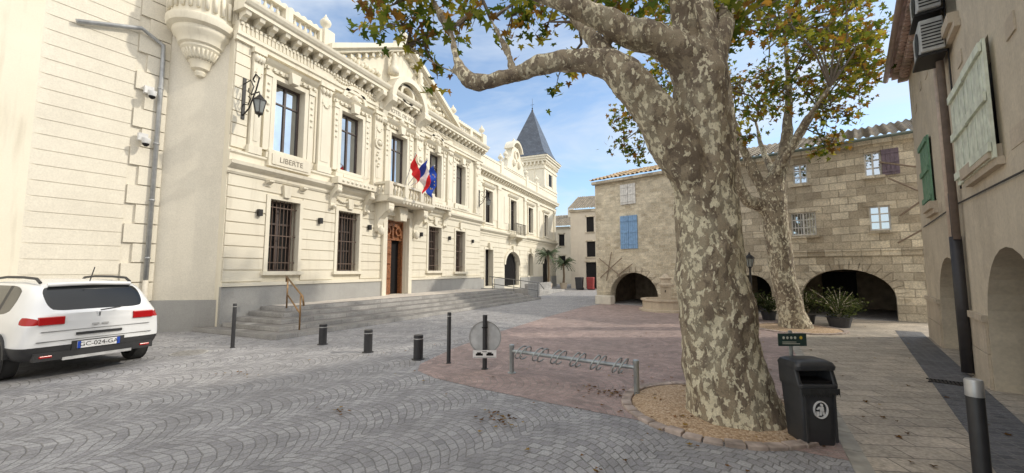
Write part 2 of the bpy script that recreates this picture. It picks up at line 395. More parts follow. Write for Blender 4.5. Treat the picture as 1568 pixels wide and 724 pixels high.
S.ring(pc,9.75,.36,.5,.3,.5,0,2*math.pi,24)
for s in(-1,1):
    for k in range(9):
        SS.lathe(pc+s*(1.6+.2*k),.2,[(.01,-.14),(.1,-.06),(.12,.05),(.01,.14)],8,9.95+.05*math.sin(k*2)+.15*(1-k/9))
    console(S,pc+s*1.15,.3,8.1,9.3,.75); console(S,pc+s*1.6,.2,8.5,9.3,.6)
    SS.lathe(pc+s*.95,.45,[(.05,0),(.25,.05),(.22,.3),(.13,.5),(.16,.6),(.1,.75),(.12,.85),(.1,.97),(.01,1.02)],10,10.3)
S.box(12.7,15.7,.15,.24,8.62,8.98)
bu0,bu1,bo=12.55,15.75,1.0
moulding(S,bu0,bu1,4.55,[(bo-.15,0),(bo-.05,.08),(bo,.14),(bo,.24)])
balus(SS,bu0+.15,bu1-.15,bo-.12,4.8,.46,.2)
for w in np.arange(.28,bo-.2,.2):
    for u in (bu0+.1,bu1-.1): SS.lathe(u,w,[(r,z*.85) for r,z in BAL],8,4.8)
S.box(bu0,bu1,bo-.22,bo-.0,5.262,5.36); S.box(bu0,bu0+.2,.25,bo-.225,5.262,5.36); S.box(bu1-.2,bu1,.25,bo-.225,5.262,5.36)
for u in (bu0+.1,bu1-.1,pc-.55,pc+.55): S.box(u-.11,u+.11,bo-.23,bo+.01,4.795,5.26)
for u in (12.95,15.35):
    console(S,u,.32,3.3,4.54,.8); knob(SS,u,.72,4.25,.15,10); SS.lathe(u,.25,[(.02,-.2),(.13,-.1),(.16,.1),(.02,.2)],10,3.35)
for k in range(7): knob(SS,13.55+k*.21,.9,4.6,.08)
S.box(13.22,13.46,.002,.16,.6,4.1);S.box(14.94,15.18,.002,.16,.6,4.1);S.box(13.22,15.18,.002,.18,4.103,4.4)
S.puz([(14.0,3.9),(14.4,3.9),(14.5,4.5),(13.9,4.5)],.02,.42)
DR.box(13.48,14.18,-.3,-.24,.6,3.05); DR.box(13.48,14.92,-.3,-.2,3.053,3.12)
DR.box(14.86,14.92,-.9,-.24,.6,3.0)
D.quad((13.4,-.42,.6),(15.0,-.42,.6),(15.0,-.42,3.96),(13.4,-.42,3.96))
for (z0,z1) in ((.75,1.25),(1.35,1.9),(2.0,2.35),(2.45,2.9)):
    DR.box(13.56,14.1,-.24,-.21,z0,z1); DR.box(13.64,14.02,-.21,-.185,z0+.08,z1-.08)
for z in (1.3,1.95,2.4): 
    for k in range(6): DR.lathe(13.56+k*.108,-.23,[(.01,-.03),(.035,0),(.01,.03)],6,z)
DR.box(13.5,14.9,-.31,-.27,3.123,3.86)
DR.ring(14.2,3.15,.55,.7,-.26,-.18,0,math.pi,16); DR.ring(13.85,3.45,.14,.2,-.265,-.15,0,6.283,14); DR.ring(14.55,3.45,.14,.2,-.265,-.15,0,6.283,14)
DR.box(14.16,14.24,-.262,-.17,3.125,3.85); DR.box(13.565,14.835,-.3,-.2,3.862,3.95); DR.box(13.48,13.56,-.238,-.19,.6,3.95)
DR.box(14.84,14.92,-.238,-.19,.6,3.95)
core=MB(fr); core.box(6.9,22.2,-10,-.6,0,9.4); core.quad((6.9,0,0),(6.9,-.7,0),(6.9,-.7,10),(6.9,0,10)); core.quad((22.2,0,0),(22.2,-.7,0),(22.2,-.7,10),(22.2,0,10)); core.quad((6.9,0,9.63),(22.2,0,9.63),(22.2,-9,10.9),(6.9,-9,10.9)); core.obj('core_walls',M['fac'],T)
W.obj('walls',M['fac'],T); S.obj('carved_trim',M['trim'],T); SS.obj('balusters_and_carving',M['trim'],T,smooth=True)
G.obj('window_glass',M['glass'],T); DG.obj('ground_floor_glass',M['dglass'],T); D.obj('dark_openings',M['dark'],T); FRM.obj('window_frames',M['darkframe'],T)
IR.obj('wall_spotlights',M['iron'],T); BR.obj('window_bars',M['rustiron'],T,recalc=True); PL.obj('plinth',M['plinth'],T); DR.obj('carved_door',M['wood'],T)
LET=basic('letter_brown',(.22,.19,.15),.8)  # one even dark brown for all the lettering
text('LIBERTE',.24,(.272,8.7,5.19),rotE,LET,T,'motto_letters',.006)
text('HOTEL DE VILLE',.26,(.245,14.2,8.8),rotE,LET,T,'frieze_letters',.006)
def lantern(u,w0,z,scale=1,frm=fr):
    L=empty('wall_lantern'); I=MB(frm); s=scale; w=w0
    I.box(u-.04*s,u+.04*s,w,w+.03,z-.5*s,z+.6*s)
    I.tube([(u,w+.02,z-.4*s),(u,w+.25*s,z-.25*s),(u,w+.5*s,z+.2*s),(u,w+.6*s,z+.5*s),(u,w+.45*s,z+.62*s),(u,w+.35*s,z+.5*s),(u,w+.42*s,z+.42*s)],.02*s,6)
    I.tube([(u,w+.02,z+.45*s),(u,w+.25*s,z+.5*s),(u,w+.4*s,z+.3*s),(u,w+.3*s,z+.12*s),(u,w+.18*s,z+.2*s),(u,w+.2*s,z+.3*s)],.014*s,6)
    I.tube([(u,w+.02,z-.1*s),(u,w+.2*s,z-.15*s),(u,w+.3*s,z+.0*s),(u,w+.2*s,z+.08*s)],.014*s,6)
    I.tube([(u,w+.3*s,z+.1*s),(u,w+.62*s,z+.12*s),(u,w+.66*s,z+.02*s)],.016*s,6)
    c=w+.66*s
    I.lathe(u,c,[(.01,.05*s),(.04*s,.02*s),(.1*s,-.06*s),(.17*s,-.12*s),(.17*s,-.14*s)],6,z)
    for k in range(6):
        a=2*math.pi*k/6; I.tube([(u+.16*s*math.cos(a),c+.16*s*math.sin(a),z-.13*s),(u+.09*s*math.cos(a),c+.09*s*math.sin(a),z-.44*s)],.009*s,4)
    I.lathe(u,c,[(.1*s,-.43*s),(.1*s,-.46*s),(.03*s,-.5*s),(.01*s,-.56*s)],6,z)
    I.obj('bracket',M['iron'],L)
    gl=MB(frm); gl.lathe(u,c,[(.15*s,-.14*s),(.085*s,-.43*s)],6,z); gl.obj('glass_panes',basic('lantern_glass',(.25,.27,.27),.15),L)
lantern(7.2,.05,6.75,1.15); lantern(21.95,.05,6.2,1.0)
def flag(name,base,tip,length,height,stripes,seed,stars=False):
    E=empty(name); P=MB(); P.tube([base,tip],.018,6); P.lathe(tip[0],tip[1],[(.01,-.03),(.035,0),(.01,.04)],6,tip[2]); P.obj('pole',basic('pole_paint',(.5,.5,.5),.4),E)
    b=Vector(base); t=Vector(tip); nu,nv=24,14
    vs=[];fs=[];mi=[]
    d=(b-t).normalized()
    for j in range(nv+1):
        for i in range(nu+1):
            q=i/nu; h=j/nv
            p=t+d*(h*height)
            sag=q*length
            p=p+Vector((.10*math.sin(q*7+h*2+seed)*q+.05*q, .16*q+.07*math.sin(q*11+h*5+seed), -sag*.97+ -.1*math.sin(h*3)*q))
            p.x+= (-d.x*h*height)*q*.55; p.y+=(-d.y*h*height)*q*.4
            vs.append(tuple(p))
    for j in range(nv):
        for i in range(nu):
            fs.append((j*(nu+1)+i,j*(nu+1)+i+1,(j+1)*(nu+1)+i+1,(j+1)*(nu+1)+i)); mi.append(min(len(stripes)-1,int(i/nu*len(stripes))))
    me=bpy.data.meshes.new('cloth'); me.from_pydata(vs,[],fs)
    for s in stripes: me.materials.append(s)
    for p,k in zip(me.polygons,mi): p.material_index=k; p.use_smooth=True
    o=bpy.data.objects.new('cloth',me); col.objects.link(o); o.parent=E
    if stars:
        st=MB()
        for k in range(12):
            a=2*math.pi*k/12; i=int(nu*(.5+.28*math.cos(a))); j=int(nv*(.5+.3*math.sin(a))); c=vs[j*(nu+1)+i]
            st.lathe(c[0],c[1],[(.004,-.03),(.03,0),(.004,.03)],6,c[2])
        st.obj('stars',basic('star_yellow',(.75,.55,.03),.6),E)
fb=basic('flag_blue',(.015,.05,.35),.8); fw=basic('flag_white',(.78,.78,.78),.8); frd=basic('flag_red',(.65,.015,.02),.8); fe=basic('flag_eu_blue',(.015,.07,.45),.8)
flag('regional_flag',(1.0,13.5,5.4),(1.85,13.1,6.55),.75,.7,[frd,frd],1)
flag('french_flag',(1.0,13.7,5.4),(1.95,13.75,6.45),.95,.75,[fb,fw,frd],2)
flag('european_flag',(1.0,13.9,5.4),(1.85,14.45,6.35),.95,.75,[fe,fe],4,True)
# ================================================================ side wing and tower
T2=empty('town_hall_wing'); fr2=Fr((-.3,0),(-.3,1),-1)
W=MB(fr2); S=MB(fr2); SS=MB(fr2); G=MB(fr2); D=MB(fr2); FRM=MB(fr2); IR=MB(fr2); PL=MB(fr2)
up=[(23.36,24.44,4.9,7.15),(27.55,28.7,4.45,7.15),(31.35,32.45,4.9,7.1),(35.5,36.6,4.9,7.0)]
lo=[(23.4,24.6,.6,3.1,.0),(26.6,29.4,.5,3.1,1.0),(31.3,32.5,1.2,3.1,.35),(35.2,37.4,.5,3.1,.8)]
wall(W,22.2,39.2,0,9.0,[tuple(x) for x in up]+lo,.35)
bands(W,22.25,39.15,1.2,4.1,lo,.35,.03,.04,.13)
PL.box(22.25,23.2,.002,.08,0,1.1);PL.box(24.8,26.4,.002,.08,0,1.1);PL.box(29.6,35.0,.002,.08,0,1.1);PL.box(37.6,39.2,.002,.08,0,1.1)
for o in up: casement(G,FRM,*o[:4],-.22,.06,1,(.72,)); architrave(S,*o[:4]); moulding(S,o[0]-.3,o[1]+.3,o[3]+.2,[(.08,0),(.18,.1),(.22,.2)]); S.box(o[0]-.3,o[1]+.3,.002,.12,4.45,4.75)
for o in lo:
    a,b,c,d,r=o; D.quad((a,-.33,c),(b,-.33,c),(b,-.33,d),(a,-.33,d)); m=(a+b)/2; hw_=(b-a)/2
    for k in range(12):
        t0=math.pi*k/12; t1=math.pi*(k+1)/12
        P=[(m-q*math.cos(t),d-r+ (r+ (q-hw_))*math.sin(t)) for q,t in ((hw_,t0),(hw_+.2,t0),(hw_+.2,t1),(hw_,t1))]
        if r>.5: S.puz(P,.005,.12)
    if r<=.5: architrave(S,a,b,c,d,.12,.07,False)
    S.puz([(m-.1,d-.02),(m+.1,d-.02),(m+.16,d+.45),(m-.16,d+.45)],.01,.2)
for k in range(9): IR.tube([(26.7+k*.33,-.25,.5),(26.7+k*.33,-.25,3.0)],.02,5)
moulding(S,22.2,39.3,4.1,prof); moulding(S,22.2,39.3,4.46,[(.1,0),(.1,.15),(.15,.2)])
moulding(S,22.2,39.3,7.75,[(.1,0),(.1,.2),(.16,.25)]); 
for k in range(int(17/.4)): S.pwz([(.02,8.1),(.15,8.1),(.22,8.2),(.3,8.3),(.02,8.3)],22.4+k*.4,22.52+k*.4)
moulding(S,22.2,39.4,8.3,[(.34,0),(.34,.1),(.42,.22),(.44,.3)])
S.box(22.25,39.2,.0,.22,8.62,9.25); S.box(22.25,39.2,-.03,.26,9.253,9.36)
for k in range(int(16.8/.22)): S.disc(22.4+k*.22,9.38,.09,.04,.18,10)
for u in (25.6,30.6,33.2): S.box(u-.2,u+.2,-.05,.3,8.63,9.6); SS.lathe(u,.12,URN,10,9.6)
c=28.1
S.puz([(c-1.7,9.36),(c+1.7,9.36),(c+1.45,10.1),(c+1.0,10.4),(c+.8,11.0),(c+.4,11.35),(c-.4,11.35),(c-.8,11.0),(c-1.0,10.4),(c-1.45,10.1)],-.25,.3)
S.ring(c,10.7,.3,.42,.3,.42,0,6.283,18); S.ring(c,10.75,.95,1.12,-.25,.5,.3,math.pi-.3,14)
for s in (-1,1): SS.lathe(c+s*1.55,.1,URN,10,10.1); SS.lathe(c+s*.5,.35,[(.02,-.3),(.18,-.1),(.16,.2),(.02,.35)],8,10.0)
SS.lathe(c,.1,URN,10,11.5)
for u in (22.6,25.5,30.6,33.8,38.8): S.box(u-.22,u+.22,.002,.1,4.7,7.75); S.box(u-.27,u+.27,.002,.14,7.5,7.74)
for u in (25.0,26.8,29.5,33.0,34.6): S.box(u-.3,u+.3,.002,.03,5.2,7.2)
S.box(27.1,29.2,.002,.75,4.2,4.36); console(S,27.4,.18,3.6,4.2,.5); console(S,28.9,.18,3.6,4.2,.5)
for k in range(18): IR.tube([(27.15+k*.118,.7,4.36),(27.15+k*.118,.7,5.2)],.012,5)
IR.box(27.1,29.2,.68,.72,5.2,5.24)
for w in np.arange(.1,.7,.12):
    for u in(27.12,29.18): IR.tube([(u,w,4.36),(u,w,5.2)],.012,5)
core=MB(fr2); core.box(22.25,39.2,-9,-.4,0,8.9); core.quad((39.2,0,0),(39.2,-.5,0),(39.2,-.5,9),(39.2,0,9)); core.obj('core_walls',M['fac'],T2)
W.obj('walls',M['fac'],T2); S.obj('carved_trim',M['trim'],T2); SS.obj('urns',M['trim'],T2,smooth=True); G.obj('window_glass',M['dglass'],T2)
D.obj('dark_openings',M['dark'],T2); FRM.obj('window_frames',M['darkframe'],T2); IR.obj('balcony_iron',M['iron'],T2); PL.obj('plinth',M['plinth'],T2)
TW=empty('slate_roofed_tower'); B=MB(); R=MB(); x0,x1,y0,y1=-4.05,-.15,35.4,39.3
B.box(x0,x1,y0,y1,8.8,12.2)
for q,z0,z1 in ((.06,9.6,9.8),(.08,11.5,11.65),(.2,12.2,12.4),(.32,12.403,12.6),(.42,12.603,12.75)): B.box(x0-q,x1+q,y0-q,y1+q,z0,z1)
for k in range(10):
    B.box(x1,x1+.2,y0+.1+k*.4,y0+.25+k*.4,11.9,12.19); B.box(x0+.1+k*.4,x0+.25+k*.4,y0-.2,y0,11.9,12.19)
for a in (0,1): B.box(x1+.003,x1+.06,y0+.7+a*1.7,y0+.85+a*1.7,9.9,11.3); B.box(x0+.7+a*2,x0+.85+a*2,y0-.06,y0-.003,9.9,11.3)
cx,cy=(x0+x1)/2,(y0+y1)/2
ringsz=[(2.4,12.76),(1.95,13.15),(1.6,13.9),(1.1,15.4),(.12,18.1)]
vs=[];fs=[]
for r_,z in ringsz: vs+=[(cx-r_,cy-r_,z),(cx+r_,cy-r_,z),(cx+r_,cy+r_,z),(cx-r_,cy+r_,z)]
for i in range(4):
    for k in range(4): fs.append((i*4+k,i*4+(k+1)%4,(i+1)*4+(k+1)%4,(i+1)*4+k))
R.add(vs,fs)
B.obj('tower_walls',M['trim'],TW); R.obj('slate_spire',M['slate'],TW)
F=MB(); F.lathe(cx,cy,[(.14,0),(.1,.3),(.03,.4),(.08,.5),(.02,.6),(.015,1.5),(.002,1.6)],8,18.0); F.tube([(cx-.2,cy,18.9),(cx+.2,cy,18.9)],.015,5); F.obj('finial',M['iron'],TW)
Wn=MB(); Wn.box(x1+.001,x1+.02,y0+1.3,y0+2.2,10.0,11.2); Wn.obj('tower_window',M['dark'],TW)
# ================================================================ left annex
A=empty('rendered_annex'); frl=Fr((-2.7,-2.0),(-1.6,6.0),-1)
W=MB(frl); PL=MB(frl); wall(W,-14,frl.L,0,12,[],.2); bands(W,-14,frl.L-.64,.85,11.8,[],.37,.018,.016)
z=.85;k=0
while z<11.8:
    W.box(frl.L-(.62 if k%2 else .42),frl.L+.06,.002,.07,z,z+.5); z+=.53; k+=1
PL.box(-14,frl.L+.08,.002,.1,0,.82)
PL.obj('plinth',M['plinth'],A); W.obj('banded_wall',M['render'],A)
frs=Fr((-1.55,6.05),(-.0,7.05),-1); W=MB(frs); PL=MB(frs); wall(W,-.1,frs.L,0,12,[],.2); PL.box(0.02,frs.L-.05,.002,.06,0,.86)
W.obj('smooth_wall',M['render'],A); PL.obj('plinth_smooth',M['plinth'],A)
Cc=MB(); Cc.box(-12,-1.9,-14,6.3,0,11.9); Cc.obj('annex_core',M['fac'],A)
P=MB(frl); u=frl.L-.12
P.tube([(u-1.7,.12,7.9),(u-.5,.16,8.35),(u-.02,.16,8.1),(u,.15,7.6),(u,.14,1.4)],.055,10)
for zz in (2,3.6,5.2,6.8): P.lathe(u,.14,[(.07,0),(.07,.05)],10,zz)
P.obj('downpipe',basic('zinc_pipe',(.36,.37,.38),.45,.4),A,smooth=True)
P=MB(frl); P.tube([(u,.14,.15),(u,.14,1.42)],.065,10); P.obj('cast_pipe_foot',basic('cream_pipe',(.6,.56,.48),.6),A,smooth=True)
for zz,uu in ((6.6,u-.25),(5.25,u-.3)):
    E=empty('security_camera'); P=MB(frl); P.box(uu-.1,uu+.1,.08,.2,zz-.02,zz+.18); P.tube([(uu,.2,zz+.02),(uu+.02,.38,zz-.04)],.03,8); P.lathe(uu+.02,.36,[(.02,.1),(.1,.07),(.1,0),(.08,-.07),(.02,-.1)],12,zz-.06); P.obj('housing',basic('white_plastic',(.6,.6,.6),.4),E,smooth='auto')
    P=MB(frl); P.lathe(uu+.02,.36,[(.078,-.07),(.07,-.11),(.03,-.15),(.01,-.155)],12,zz-.06); P.obj('dome',M['dark'],E,smooth=True)
TU=empty('corbelled_turret'); P=MB(frs); c0=.85
pr=[(.02,7.3),(.1,7.33),(.14,7.42),(.12,7.48),(.22,7.52),(.26,7.68),(.3,7.72),(.3,7.76),(.36,7.8),(.42,8.0),(.48,8.06),(.48,8.12),(.55,8.16),(.6,8.35),(.68,8.42),(.7,8.5),(.7,8.56),(.82,8.62),(.86,8.75),(.86,8.82),(.76,8.88),(.76,12)]
P.lathe(c0,.05,pr,36); P.obj('corbel',M['trim'],TU,smooth='auto')
P=MB(frs)
for k in range(26):
    a=2*math.pi*k/26; 
    P.tube([(c0+.3*math.cos(a),.05+.3*math.sin(a),7.74),(c0+.44*math.cos(a),.05+.44*math.sin(a),8.0)],.03,5)
    P.tube([(c0+.8*math.cos(a),.05+.8*math.sin(a),9.0),(c0+.8*math.cos(a),.05+.8*math.sin(a),9.5)],.05,6)
P.obj('gadroons',M['trim'],TU,smooth=True)
# ================================================================ terrace steps
ST=empty('terrace_steps'); P=MB(); n=5
for i in range(n):
    x=2.85-i*.42; xr=4.25-i*.4; y=6.6+i*.36; yr=21.8-i*.36
    P.pxy([(.095 if i else -.7,y),(x,y),(xr,yr),(.095 if i else -.2,yr)],i*.12-.02,(i+1)*.12)
P.obj('steps',M['step'],ST,bevel=.012)
P=MB(); i=4; P.pxy([(.1,6.6+4*.36+.33),(2.85-4*.42-.33,6.6+4*.36+.33),(4.25-1.6-.33,21.8-1.44-.33),(.1,21.8-1.44-.33)],.59,.604); P.obj('terrace_paving',M['terrace'],ST)
def handrail(name,pts,mat,posts):
    E=empty(name); P=MB(); P.tube(pts,.025,8)
    for a,b in posts: P.tube([a,b],.022,8)
    P.obj('rail',mat,E,smooth=True)
brass=basic('brass_rail',(.32,.2,.1),.35,.7)
handrail('step_handrail',[(2.75,7.4,.75),(2.7,7.4,1.0),(1.3,7.95,1.5),(1.3,7.95,1.35)],brass,[((2.6,7.42,.1),(2.6,7.42,1.03)),((1.4,7.92,.6),(1.4,7.92,1.46)),((2.6,7.42,.55),(1.4,7.92,1.0))])
steel=basic('steel_rail',(.2,.2,.2),.4,.6)
handrail('ramp_handrail',[(1.0,21.6,1.3),(4.2,21.7,.95),(4.4,21.9,.6)],steel,[((1.2,21.6,.3),(1.2,21.6,1.28)),((2.6,21.65,.2),(2.6,21.65,1.12)),((4.1,21.7,.0),(4.1,21.7,.96)),((1.2,21.6,.85),(4.1,21.7,.5))])
E=empty('ramp_wall'); P=MB()
P.add([(-.1,22.4,0),(3.0,22.4,0),(3.0,31,0),(-.1,31,0),(-.1,22.4,.55),(3.0,22.4,.55),(3.0,31,.15),(-.1,31,.15)],[(0,1,2,3),(4,5,6,7),(0,1,5,4),(1,2,6,5),(2,3,7,6),(3,0,4,7)])
P.box(3.0,3.2,22.4,27,0,.85); P.obj('ramp',M['step'],E)
# ================================================================ stone house (back)
frb=Fr((7.7,20.8),(19.2,17),-1)
if frb(0,1,0)[1]>20.8: frb=Fr((7.7,20.8),(19.2,17),1)
ud=frb.u
M['rub']=bricks('rubble_limestone',ud,.33,.17,.02,(.76,.68,.53),(.50,.425,.31),(.68,.61,.48),.08,2.4,None,.9,.02,(.74,.675,.54),.6,.9,fine=25)
M['ash']=bricks('ashlar_limestone',ud,.50,.27,.014,(.76,.68,.54),(.37,.31,.23),(.42,.365,.28),.03,1.6,None,.9,.018,(.40,.35,.275),.35,.9,fine=25)
M['soffit']=basic('arch_soffit',(.28,.225,.165),.9,0,.3,4,.4)  # even brown for the arcade's back walls, sides and ceiling
SB=empty('stone_house'); W1=MB(frb); W2=MB(frb); S=MB(frb); G=MB(frb); FRM=MB(frb); D=MB(frb)
o1=[(.8,3.25,-.02,1.58,1.15),(1.45,2.3,2.8,4.35),(1.5,2.25,5.0,5.95)]
wall(W1,0,4.3,0,6.35,o1,.5)
o2=[(6.4,7.75,-.02,1.5,.65),(8.7,11.27,-.02,1.72,1.0),(8.5,9.27,3.0,3.88),(10.75,11.28,3.05,3.9),(10.72,11.15,4.95,5.8),(8.65,9.1,4.98,5.75),(5.9,6.3,5.1,5.9),(4.7,5.9,-.02,1.6,.6)]
wall(W2,4.3,frb.L,0,6.2,o2,.5)
S.box(8.0,12.05,.002,.12,2.36,2.46); S.box(8.1,12.0,.002,.07,2.2,2.355)
r6=random.Random(5)
for k in range(90):
    a=r6.uniform(4.5,11.4); z=r6.choice([2.6,2.88,3.16,3.44,4.0,4.28,4.56,5.12,5.4,5.68,.6,.88,1.72]); L_=r6.uniform(.25,.6)
    if all(not(o[0]-.2<a+L_ and o[1]+.2>a and o[2]-.3<z+.25 and o[3]+.2>z) for o in o2): S.box(a,a+L_,.001,r6.uniform(.012,.035),z+.01,z+.26)
def vouss(mb,o,t=.28,w=.04,n=13):
    a,b,c,d,r=o; m=(a+b)/2; h=(b-a)/2
    for k in range(n):
        t0=math.pi*(k+.04)/n; t1=math.pi*(k+.96)/n
        P=[(m-(h+q)*math.cos(t_),d-r+(r+q)*math.sin(t_)) for q,t_ in ((.004,t0),(t,t0),(t,t1),(.004,t1))]
        mb.puz(P,.002,w+rnd.uniform(0,.015))
VO=MB(frb); vouss(VO,o1[0],.3); vouss(VO,o2[0]); vouss(VO,o2[1],.32,.05,17); vouss(VO,o2[7])
SH=MB(frb); SHW=MB(frb); SHP=MB(frb)
def shutter(mb,a,b,c,d,w0=.02,w1=.06):
    n=max(2,int((b-a)/.1)); 
    for k in range(n): mb.box(a+k*(b-a)/n+.004,a+(k+1)*(b-a)/n-.004,w0,w1,c,d)
    for q in (.15,.5,.85): mb.box(a+.01,b-.01,w1+.001,w1+.02,c+(d-c)*q-.04,c+(d-c)*q+.04)
shutter(SH,1.43,1.87,2.75,4.4); shutter(SH,1.88,2.33,2.75,4.4); shutter(SHW,1.47,1.87,4.98,6.0); shutter(SHW,1.88,2.28,4.98,6.0); shutter(SHW,5.9,6.1,5.1,5.9); shutter(SHW,6.11,6.31,5.1,5.9)
shutter(SHP,11.16,11.6,4.93,5.82)
WF=basic('white_window_paint',(.70,.69,.67),.5)
for o in (o2[2],o2[3],o2[4],o2[5]):
    casement(G,FRM,*o[:4],-.14,.045,1,(.35,.68)); S.box(o[0]-.08,o[1]+.08,.002,.1,o[2]-.1,o[2]-.003); S.box(o[0]-.15,o[1]+.15,.002,.03,o[3]+.003,o[3]+.25)
for k in range(9): FRM.tube([(8.54+k*.09,-.05,3.0),(8.54+k*.09,-.05,3.86)],.008,4)
IN=MB(frb)
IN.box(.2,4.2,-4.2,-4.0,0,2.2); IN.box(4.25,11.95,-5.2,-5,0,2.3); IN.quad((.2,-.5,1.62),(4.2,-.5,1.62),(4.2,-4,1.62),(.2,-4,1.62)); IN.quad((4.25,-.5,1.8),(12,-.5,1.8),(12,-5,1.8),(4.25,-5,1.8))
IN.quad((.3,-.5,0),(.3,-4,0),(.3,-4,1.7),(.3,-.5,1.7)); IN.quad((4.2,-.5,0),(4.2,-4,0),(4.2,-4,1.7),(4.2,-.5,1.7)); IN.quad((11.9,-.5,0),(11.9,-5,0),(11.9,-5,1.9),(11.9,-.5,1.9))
IN.obj('arcade_interior',M['soffit'],SB)
D.box(2.2,3.0,-3.99,-3.95,0,1.5); D.box(9.0,10.2,-4.99,-4.9,0,1.6); D.box(6.4,7.4,-4.99,-4.9,0,1.6)
W1.obj('rubble_wall',M['rub'],SB); W2.obj('ashlar_wall',M['ash'],SB); S.obj('sills_and_ledges',M['ash'],SB); VO.obj('voussoirs',M['ash'],SB)
G.obj('window_glass',M['glass'],SB); FRM.obj('window_frames',WF,SB); D.obj('dark_doors',M['dark'],SB)
SH.obj('blue_shutters',basic('blue_shutter_paint',(.22,.38,.62),.6),SB); SHW.obj('white_shutters',WF,SB); SHP.obj('purple_shutter',basic('purple_brown_paint',(.17,.13,.17),.6),SB)
BR=MB(frb)
for p,q in (((.25,1.3),(1.55,2.3)),((.2,2.3),(1.5,1.35)),((.6,1.15),(1.0,2.6)),((1.2,1.4),(2.1,2.0))): BR.tube([(p[0],.05,p[1]),(q[0],.2,q[1])],.025,5)
for p,q in (((11.1,5.4),(12.0,5.0)),((11.3,4.8),(12.0,4.2)),((11.5,3.5),(12.0,3.9)),((11.4,2.6),(12.0,3.0))): BR.tube([(p[0],.08,p[1]),(q[0],.4,q[1])],.03,5)
BR.obj('wooden_struts',basic('old_wood',(.26,.2,.15),.8),SB)
cr=MB(frb); cr.box(0.01,12.1,-7,-.6,2.4,6.0); cr.quad((0,0,0),(0,-7,0),(0,-7,6.3),(0,0,6.3)); cr.quad((12.1,0,0),(12.1,-7,0),(12.1,-7,6.3),(12.1,0,6.3)); cr.obj('core_walls',M['rub'],SB)
def tiled(name,frm,u0,u1,w0,z0,w1,z1,mat,parent,per=.22):
    nu=int((u1-u0)/per)*6; rows=max(2,int(math.hypot(w1-w0,z1-z0)/.38)); vs=[];fs=[]
    for j in range(rows):
        for e in (0,1):
            q=(j+e)/rows; lift=.035*(1-e)
            for i in range(nu+1):
                ph=2*math.pi*(i/6); h=.045*math.cos(ph)
                vs.append(frm(u0+(u1-u0)*i/nu, w0+(w1-w0)*q + (.02*math.sin(i//6*3.3) if e==0 else 0), z0+(z1-z0)*q+h+lift+.01*math.sin((i//6)*1.7+j)))
    for j in range(2*rows-1):
        for i in range(nu): fs.append((j*(nu+1)+i,j*(nu+1)+i+1,(j+1)*(nu+1)+i+1,(j+1)*(nu+1)+i))
    me=bpy.data.meshes.new(name); me.from_pydata(vs,[],fs); me.materials.append(mat)
    o=bpy.data.objects.new(name,me); col.objects.link(o); o.parent=parent
tiled('roof_tiles_left',frb,-.2,4.3,.3,6.4,-4,7.75,M['tile'],SB)
tiled('roof_tiles_right',frb,4.3,12.3,.3,6.25,-4,7.8,M['tile2'],SB)
S=MB(frb); S.box(-.1,4.3,.002,.2,6.2,6.345); S.box(4.3,12.1,.002,.18,6.05,6.195); S.obj('eave_course',M['ash'],SB)
S=MB(frb); S.tube([(4.4,.36,6.2),(12.1,.36,6.2)],.055,8); S.obj('gutter',basic('green_zinc',(.12,.15,.13),.5),SB)
# ================================================================ right house
frr=Fr((13.5,0),(17.4,12.8),1)
if frr(0,1,0)[0]>13.5: frr=Fr((13.5,0),(17.4,12.8),-1)
RH=empty('arcaded_house'); W=MB(frr); S=MB(frr); D=MB(frr); SHG=MB(frr); SHP=MB(frr)
M['old']=plaster('old_limewash_plaster',(.66,.575,.445),(.42,.355,.27),.7,22,.6)
M['pier']=plaster('pier_stone',(.60,.51,.395),(.36,.3,.23),.7,30,.5)
ops=[(5.9,8.3,-.02,1.98,1.1),(9.75,12.3,-.02,1.95,1.1),(1.6,4.6,-.02,2.0,1.1),(11.6,12.5,3.15,4.55),(6.9,8.3,3.2,4.6),(2.5,3.6,3.2,4.6),(8.3,9.0,5.6,6.4)]
wall(W,-6,14.2,0,7.0,ops,.55)
for o in ops[3:]:
    D.quad((o[0],-.2,o[2]),(o[1],-.2,o[2]),(o[1],-.2,o[3]),(o[0],-.2,o[3]))
    S.box(o[0]-.1,o[1]+.1,.002,.12,o[2]-.16,o[2]-.003); S.box(o[0]-.16,o[1]+.16,.002,.07,o[2]-.26,o[2]-.163)
def plank_shutter(mb,a,b,c,d,w0=.03):
    n=max(3,int((b-a)/.115)); rr_=random.Random(int(a*100))
    for k in range(n): mb.box(a+k*(b-a)/n+.007,a+(k+1)*(b-a)/n-.007,w0,w0+.03+rr_.uniform(0,.006),c+rr_.uniform(0,.015),d-rr_.uniform(0,.015))
    for q in (.06,.48,.90): mb.box(a+.01,b-.01,w0+.0365,w0+.065,c+(d-c)*q,c+(d-c)*q+.11)
plank_shutter(SHP,7.78,8.85,3.02,4.5,.05); plank_shutter(SHP,6.72,7.74,3.02,4.5,.06)
plank_shutter(SHG,11.6,12.2,3.12,4.6,.03); plank_shutter(SHG,12.22,12.8,3.12,4.6,.03)
W.obj('plaster_wall',M['old'],RH); D.obj('dark_openings',M['dark'],RH)
r8=random.Random(8)
for a,b in ((8.33,9.72),(12.33,14.18),(4.63,5.87)):
    S.box(a,b,.002,.035,0,.5); S.box(a+.004,b-.004,.002,.03,.508,.95); S.box(a-.02,b+.02,.002,.06,0.953,1.05)
for k in range(26):   # exposed stones around the wall
    a=r8.uniform(5,13.6); z=r8.uniform(1.9,6.3); l=r8.uniform(.2,.5)
    if all(not(o[0]-.15<a+l and o[1]+.15>a and o[2]-.35<z+.25 and o[3]+.15>z) for o in ops): S.box(a,a+l,.001,r8.uniform(.006,.018),z,z+r8.uniform(.15,.26))
S.obj('sills_and_piers',M['pier'],RH)
